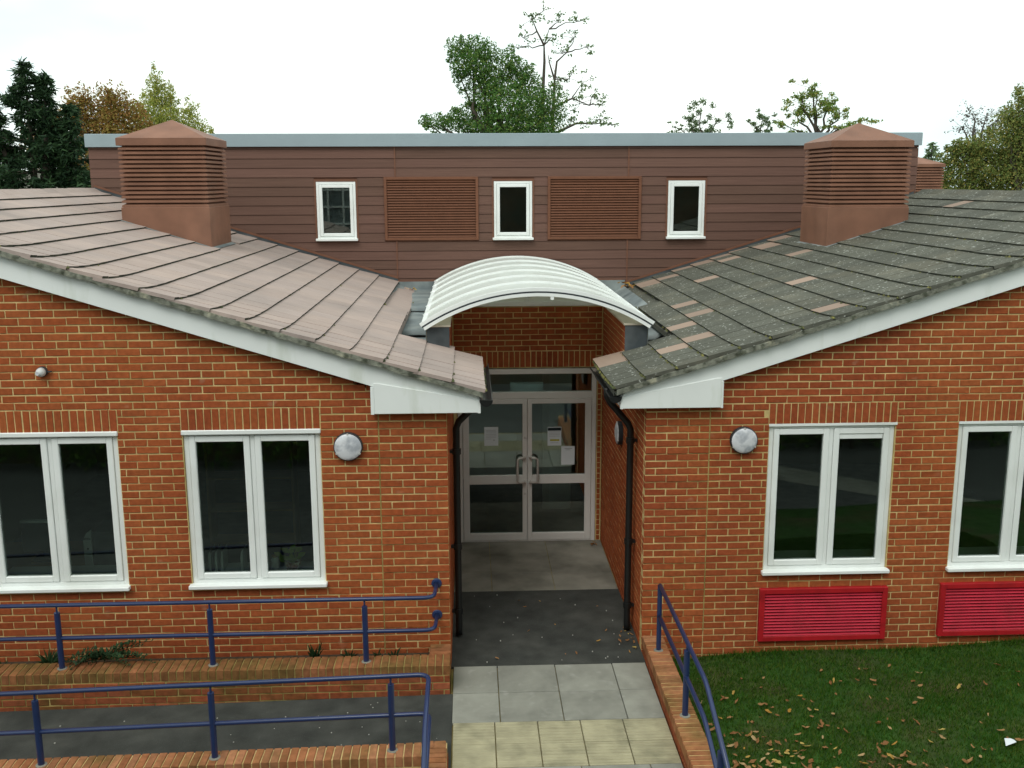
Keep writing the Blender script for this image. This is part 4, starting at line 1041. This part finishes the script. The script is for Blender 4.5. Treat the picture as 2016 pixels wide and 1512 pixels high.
lit = MB(); lit.add([(0, 0, 0), (.10, .01, .03), (.12, .08, .01), (.02, .07, .035), (.06, .04, .05)], [(0, 1, 4), (1, 2, 4), (2, 3, 4), (3, 0, 4)])
tag(lit.build('litter_scrap', PAPER, loc=(4.95, -1.72, lawn_z(4.95, -1.7)+.03)), 'crumpled white paper scrap on the lawn at lower right', 'litter')
pb = MB()
for i in range(22):
    x, y = random.uniform(.15, 1.9), random.uniform(.15, 1.95); s = random.uniform(.003, .006)
    pb.box(x-s, x+s, y-s, y+s, -.004, s)
for i in range(26):
    x = random.uniform(-4.2, -.1); y = random.uniform(-1.45, -.6); s = random.uniform(.003, .006); z = -.004+.0163*x
    pb.box(x-s, x+s, y-s, y+s, z, z+s)
tag(pb.build('grit', M('pale_grit', (.4, .4, .36), .9, .3, 50)), 'pale grit specks scattered over the asphalt', 'grit', kind='stuff')

# ------------------------------------------------------------------ trees
def limb(q, a, b, r0, r1, wob=.08, n=5):
    a, b = Vector(a), Vector(b); L_ = (b-a).length; pts = []
    for i in range(n+1):
        t = i/n; p = a.lerp(b, t)
        if 0 < i < n: p += Vector([random.uniform(-1, 1)*wob*L_*.5 for _ in range(3)])
        pts.append(p)
    q.tube(pts, [r0+(r1-r0)*i/n for i in range(n+1)], 6, cap=False); return pts
def leaves_in(q, c, rx, ry, rz, n, s, shell=.35, droop=0.):
    for _ in range(n):
        while True:
            d = Vector((random.gauss(0, 1), random.gauss(0, 1), random.gauss(0, 1)))
            if d.length > .01: break
        d.normalize(); r = random.random()**shell; k = 1+.25*math.sin(d.x*7+c[0]*3)*math.sin(d.z*6+c[2])
        p = Vector((c[0]+d.x*rx*r*k, c[1]+d.y*ry*r*k, c[2]+d.z*rz*r*k))
        n1 = Vector((random.gauss(0, 1), random.gauss(0, 1), random.gauss(0, 1)-droop)).normalized(); n2 = n1.cross(Vector((random.gauss(0, 1), random.gauss(0, 1), random.gauss(0, 1)))).normalized()
        l = s*random.uniform(.6, 1.3)
        q.add([p-n1*l*.5, p+n2*l*.32, p+n1*l*.5, p-n2*l*.32], [(0, 1, 2, 3)])
def tree(label, kind, Y, blobs, base_x, n_per, s, trunk=.22, shell=.4, depth=1.0, bark=BARK, cluster=0, name='tree', cat='tree', trunks=None, forkz=None):
    zs = [b[1] for b in blobs]; zmin = min(b[1]-b[3] for b in blobs)
    th = empty(name, (base_x, Y, -.6), label, cat, 'trees behind the building')
    q = MB(); zf = forkz if forkz is not None else max(1.5, zmin-.3); top = Vector((base_x, Y, zf))
    limb(q, (base_x, Y, -.65), top, trunk, trunk*.75, .02)
    for tr in (trunks or []): q.tube([Vector(p) for p in tr[0]], tr[1], 7, cap=False)
    lv = MB()
    for b in blobs:
        yy = Y+random.uniform(-.6, .6)*depth*b[2]; c = (b[0], yy, b[1])
        if not trunks: limb(q, top, c, trunk*.45, .02, .12)
        else:
            near = min((Vector(p) for tr in trunks for p in tr[0]), key=lambda p: (p-Vector(c)).length+max(0, p.z-c[2]))
            limb(q, near, c, .035, .012, .14)
        area = b[2]*b[3]; n = max(20, int(n_per*area))
        if cluster:
            for _ in range(cluster):
                d = Vector((random.gauss(0, .5), random.gauss(0, .5), random.gauss(0, .5))); cc = (c[0]+d.x*b[2], c[1]+d.y*b[2], c[2]+d.z*b[3])
                limb(q, c, cc, .012, .006, .1, 3)
                leaves_in(lv, cc, b[2]*.32, b[2]*.32, b[3]*.32, max(4, n//cluster), s, .6)
        else:
            leaves_in(lv, c, b[2], b[2]*depth, b[3], n, s, shell)
            for _ in range(4):   # loose sprays that break the outline
                a = random.uniform(0, 6.28); cc = (c[0]+b[2]*1.0*math.cos(a), c[1], c[2]+b[3]*1.0*math.sin(a))
                leaves_in(lv, cc, b[2]*.28, b[2]*.28, b[3]*.28, max(3, n//22), s, .6)
    q.build('trunk', bark, th, smooth=True); lv.build('crown', LF[kind], th)
random.seed(11)
B_orange = [(-18.87, 8.17, .77, 1.16), (-18.21, 8.77, .57, .9), (-17.4, 8.41, .67, 1.03), (-17.0, 8.88, .46, .77), (-16.41, 8.65, .57, .93), (-15.85, 8.05, .67, .93), (-17.85, 7.34, .93, 1.16), (-16.77, 7.22, 1.03, 1.16), (-18.76, 6.62, .88, 1.29), (-15.84, 6.61, .93, 1.29), (-17.62, 5.65, 1.54, 1.16), (-19.3, 7.34, .51, 1.03), (-19.2, 5.6, .9, 1.1), (-19.9, 7.6, .6, 1.0), (-20.4, 6.6, .8, 1.2), (-18.3, 7.9, .7, .9), (-16.9, 7.9, .8, .9)]
B_birch = [(-15.93, 9.95, .44, .89), (-16.17, 9.19, .72, .83), (-15.6, 9.06, .72, .89), (-16.56, 8.42, .83, .89), (-15.72, 8.16, 1.0, .89), (-15.01, 8.16, .61, .78), (-14.17, 8.49, .44, .78), (-14.38, 7.77, .72, .72), (-13.73, 7.64, .55, .67), (-16.24, 7.39, 1.25, .97), (-15.08, 7.12, 1.25, .83), (-15.19, 9.31, .28, .72), (-14.6, 6.4, 1.6, .9), (-13.3, 7.1, .5, .5)]
B_ivy = [(-.15, 10.53, .55, .5), (.61, 10.59, .64, .59), (1.15, 10.32, .46, .59), (.16, 9.9, .68, .64), (.81, 9.58, .77, .73), (2.02, 9.9, .59, .64), (2.68, 9.48, .68, .59), (1.8, 9.06, 1.0, .82), (.92, 8.74, .91, .68), (3.0, 8.74, .73, .77), (2.01, 8.21, 1.59, .82), (3.89, 8.21, .77, .82), (.69, 7.68, 1.14, .68), (3.12, 7.57, 1.59, .77), (-.2, 7.46, .91, .5), (-1.08, 7.42, .64, .41), (2.01, 7.25, 2.05, .55), (-.06, 9.37, .32, .41), (-1.52, 7.47, .32, .32), (2.0, 6.4, 2.6, .8)]
B_sparse = [(3.69, 12.4, .52, .38), (3.13, 11.96, .52, .43), (4.38, 11.97, .57, .43), (5.17, 11.86, .62, .48), (2.79, 11.21, .48, .38), (4.04, 11.21, .62, .38), (5.07, 11.21, .62, .43), (5.64, 10.78, .48, .33), (2.56, 10.77, .48, .24), (4.5, 10.56, .52, .38), (4.85, 9.46, .71, .43), (5.43, 9.24, .71, .43), (5.89, 8.68, .67, .43), (5.32, 8.35, .86, .48), (6.36, 8.35, .38, .33), (6.25, 7.68, .67, .33), (4.86, 7.68, .62, .43), (5.68, 7.45, 1.09, .29), (4.27, 9.57, .43, .48), (6.72, 7.45, .52, .24)]
B_sm1 = [(12.26, 8.19, .7, .64), (11.74, 7.88, .7, .48), (13.06, 7.88, .64, .59), (12.41, 7.5, 1.34, .43), (10.96, 7.63, .43, .21)]
B_sm2 = [(15.38, 8.18, .43, .48), (15.05, 7.75, .53, .37), (15.85, 7.75, .43, .48), (15.46, 7.42, .8, .27)]
B_maple = [(16.69, 9.18, .64, .5), (16.22, 8.72, .69, .54), (17.08, 8.72, .89, .59), (17.59, 8.48, .69, .59), (16.02, 8.01, .64, .59), (17.01, 7.85, 1.04, .64), (18.1, 8.08, .59, .59), (18.75, 7.66, .5, .35), (15.8, 7.42, .74, .4), (17.53, 7.3, 1.49, .4)]
B_bare = [(28.18, 8.49, .98, .75), (29.06, 8.36, 1.15, .98), (29.94, 8.22, .98, .75), (28.68, 7.67, 1.15, .69), (27.94, 7.8, .75, .57), (29.57, 7.47, 1.15, .69)]
B_olive = [(25.76, 5.93, .8, .7), (26.54, 6.32, .96, .8), (27.48, 6.44, 1.07, .96), (26.37, 5.14, 1.34, .91), (27.73, 5.14, 1.6, 1.02), (28.63, 5.79, 1.34, 1.18), (25.84, 6.58, .53, .43), (29.26, 6.31, 1.07, 1.34), (25.2, 5.1, .8, .7), (27, 4.0, 3, .9)]
B_edge = [(27.94, 8.74, .67, .77), (27.51, 7.88, .93, .88), (28.56, 7.75, 1.29, 1.13), (27.46, 7.01, 1.03, .88), (28.68, 6.51, 1.29, 1.13), (27.77, 9.23, .26, .36), (28.2, 5.2, 1.6, 1.2)]
tree('rust and olive autumn tree behind the left roof vent', 'orange', 42, B_orange, -17.4, 1700, .12, .25, .5)
tree('pale yellow green birch with thin spires behind the left roof vent', 'birch', 46, B_birch, -15.6, 2100, .1, .18, .55, bark=BARKG)
tree('dense ivy-covered green tree above the middle of the parapet', 'ivy', 36, B_ivy, 1.6, 3000, .095, .3, .35)
tr = [([(3.55, 38, 5), (3.6, 38, 7.2), (3.66, 38, 8.6), (3.74, 38, 10.2), (3.72, 38, 10.9), (3.95, 38, 11.6)], [.14, .11, .085, .06, .035, .015]),
      ([(4.0, 38, 5), (4.1, 38, 7.2), (4.15, 38, 8.4), (4.2, 38, 9.4), (3.98, 38, 10.1), (3.9, 38, 10.5)], [.11, .09, .07, .05, .03, .012]),
      ([(4.2, 38, 9.4), (4.3, 38, 10.2), (4.75, 38, 10.6)], [.06, .045, .02]), ([(3.72, 38, 10.9), (3.4, 38, 11.5), (3.2, 38, 12)], [.05, .035, .015]), ([(4.15, 38, 8.2), (5.0, 38, 8.6), (5.8, 38, 8.3)], [.06, .04, .015]),
      ([(4.1, 38, 7.0), (5.2, 38, 7.5), (6.3, 38, 7.5)], [.07, .05, .02])]
tree('tall thin tree with sparse airy foliage beside the ivy-covered tree', 'sparse', 38, B_sparse, 3.7, 360, .115, .2, .6, cluster=6, trunks=tr, forkz=5.2)
tree('small loose grey green treetop left of the two seen above the parapet right half', 'small', 44, B_sm1, 12.3, 1100, .12, .12, .6, cluster=7)
tree('smallest loose treetop above the parapet, next to the broad green tree', 'small', 44, B_sm2, 15.4, 1100, .12, .1, .6, cluster=6)
tree('broad green and yellow tree just left of the right roof vent', 'maple', 40, B_maple, 17.1, 1000, .12, .2, .6, cluster=8)
tree('nearly bare grey tree above the right roof ridge', 'bare', 48, B_bare, 28.75, 190, .13, .3, .6, cluster=12, bark=BARKG, forkz=5.9)
tree('full olive green tree beyond the right roof ridge', 'olive', 44, B_olive, 27.2, 2000, .13, .25, .45)
tree('tall olive tree cut by the right edge of the photo', 'olive', 42, B_edge, 28.2, 1500, .12, .25, .55)

def conifer(label, x, Y, ztop, zbot, rmax, s, leaders=(), dens=1.0, kind='spruce'):
    th = empty('conifer_tree', (x, Y, -.6), label, 'tree', 'trees behind the building'); q = MB(); lv = MB()
    for (lx, lt, lb, lr) in [(x, ztop, zbot, rmax)]+list(leaders):
        q.tube([(x, Y, -.6), ((x+lx)/2, Y, lb), (lx, Y, lt)], [.28, .16, .02], 7, cap=False)
        z = lt-.05
        while z > lb:
            t = (lt-z)/(lt-lb); r = lr*(t**.75)*random.uniform(.65, 1.15)+.08; nb = int(6+5*t)
            for k in range(nb):
                a = random.uniform(0, 6.28); rr = r*random.uniform(.6, 1.1); p0 = Vector((lx, Y, z)); p1 = p0+Vector((math.cos(a)*rr, math.sin(a)*rr, rr*random.uniform(.05, .28)-.12*t*rr))
                pm = p0.lerp(p1, .55)+Vector((0, 0, -.12*rr)); q.tube([p0, pm, p1], [.03*t+.01, .015, .006], 4, cap=False)
                m = int((8+26*rr)*dens)
                for i in range(m):
                    u = random.random()**.6; b = p0.lerp(pm, u*2) if u < .5 else pm.lerp(p1, u*2-1)
                    d = Vector((math.cos(a)*.5+random.gauss(0, .5), math.sin(a)*.5+random.gauss(0, .5), random.uniform(-.75, .35))).normalized(); l = s*random.uniform(.6, 1.2)
                    e = d.cross(Vector((random.gauss(0, 1), random.gauss(0, 1), random.gauss(0, 1)))).normalized()*l*.16
                    b = b+Vector((random.gauss(0, .05), random.gauss(0, .05), random.gauss(0, .05)))
                    lv.add([b-e, b+e, b+d*l+e*.3, b+d*l-e*.3], [(0, 1, 2, 3)])
            z -= random.uniform(.13, .24)*(1+t)
    q.build('trunk', BARK, th); lv.build('crown', LF[kind], th)
random.seed(3)
conifer('tall dark spruce at the left edge behind the roof', -13.55, 24, 8.6, 2.6, 2.3, .21, [(-12.95, 8.2, 4.5, .75), (-14.6, 7.3, 3.4, 1.4), (-12.3, 7.3, 3.5, 1.0)], dens=2.0)
conifer('small distant dark conifer beside the far roof vent', 31.7, 60, 7.3, 4.5, 1.2, .3, dens=.6, kind='small')

# ------------------------------------------------------------------ far hipped roof on the left
def far_house():
    th = empty('far_house', (-17, 28, -.6), 'grey hipped roof just showing behind the left ridge', 'building')
    bx('wall', BRICK, th, -22, -13.2, 25, 31, -.6, 3.9)
    q = MB(); q.add([(-22.3, 24.7, 3.9), (-12.9, 24.7, 3.9), (-12.9, 31.3, 3.9), (-22.3, 31.3, 3.9), (-19.5, 28, 5.35), (-15.0, 28, 5.35)], [(0, 1, 5, 4), (1, 2, 5), (2, 3, 4, 5), (3, 0, 4)])
    q.build('roof', TILER, th)
far_house()
# ------------------------------------------------------------------ the building the photograph is taken from (seen mirrored in the glass)
def opposite():
    th = empty('opposite_building', (0, -12, -.6), 'brick building opposite, mirrored in the upper windows', 'building')
    q = MB(); holed(q, -16, 16, -.62, 6.6, [(-4.9, -3.4, 3.0, 5.2), (-.6, 1.1, 3.9, 5.6)], -10.75, -10.45); q.build('wall', M('brick_dull', (.115, .085, .055), .9, .3, 3, col2=(.07, .07, .05), patch=(.4, .6), pscale=1.5), th)
    w = MB(); 
    for x in (-4.9, -4.4, -3.9, -3.46): w.box(x, x+.06, -10.55, -10.49, 3.0, 5.2)
    for z in (3.0, 3.55, 4.1, 4.65, 5.14): w.box(-4.9, -3.4, -10.56, -10.48, z, z+.06)
    w.build('window', WHITE, th); bx('pane', LEAD, th, -4.9, -3.4, -10.6, -10.57, 3, 5.2)
    bx('back_wall', ROOM, th, -16, 16, -15, -14.8, -.6, 6.6); bx('roof', TILER, th, -16.2, 16.2, -15.2, -10.3, 6.6, 6.75)
opposite()
sheet('yard', -14, 2.2, -10.4, -3.9, -.60, YARD, .012)
kb = MB(); kb.add([(2.3, -10.4, -.596), (4.2, -10.4, -.596), (9.4, -6.1, -.596), (8.2, -6.1, -.596)], [(0, 1, 2, 3)]); tag(kb.build('yard_path', PAVE), kind='structure')
sheet('far_yard', 2.2, 16, -10.4, -6.0, -.602, YARD, .012)
def hedge(label, x0, x1):
    th = empty('hedge', ((x0+x1)/2, -9.9, -.6), label, 'hedge', 'hedges under the opposite building'); q = MB()
    n = int((x1-x0)/.5)
    for i in range(n): leaves_in(q, (x0+.25+i*.5, -9.9, .0+random.uniform(-.1, .15)), .45, .38, .6, 260, .10, .4)
    q.build('foliage', LF['ivy'], th); MB().tube([((x0+x1)/2, -9.9, -.6), ((x0+x1)/2, -9.9, .2)], .05, 6).build('stem', BARK, th)
hedge('clipped green hedge behind the camera, mirrored in the right windows', 4.5, 12); hedge('clipped green hedge behind the camera, mirrored in the left windows', -11, -1.5)
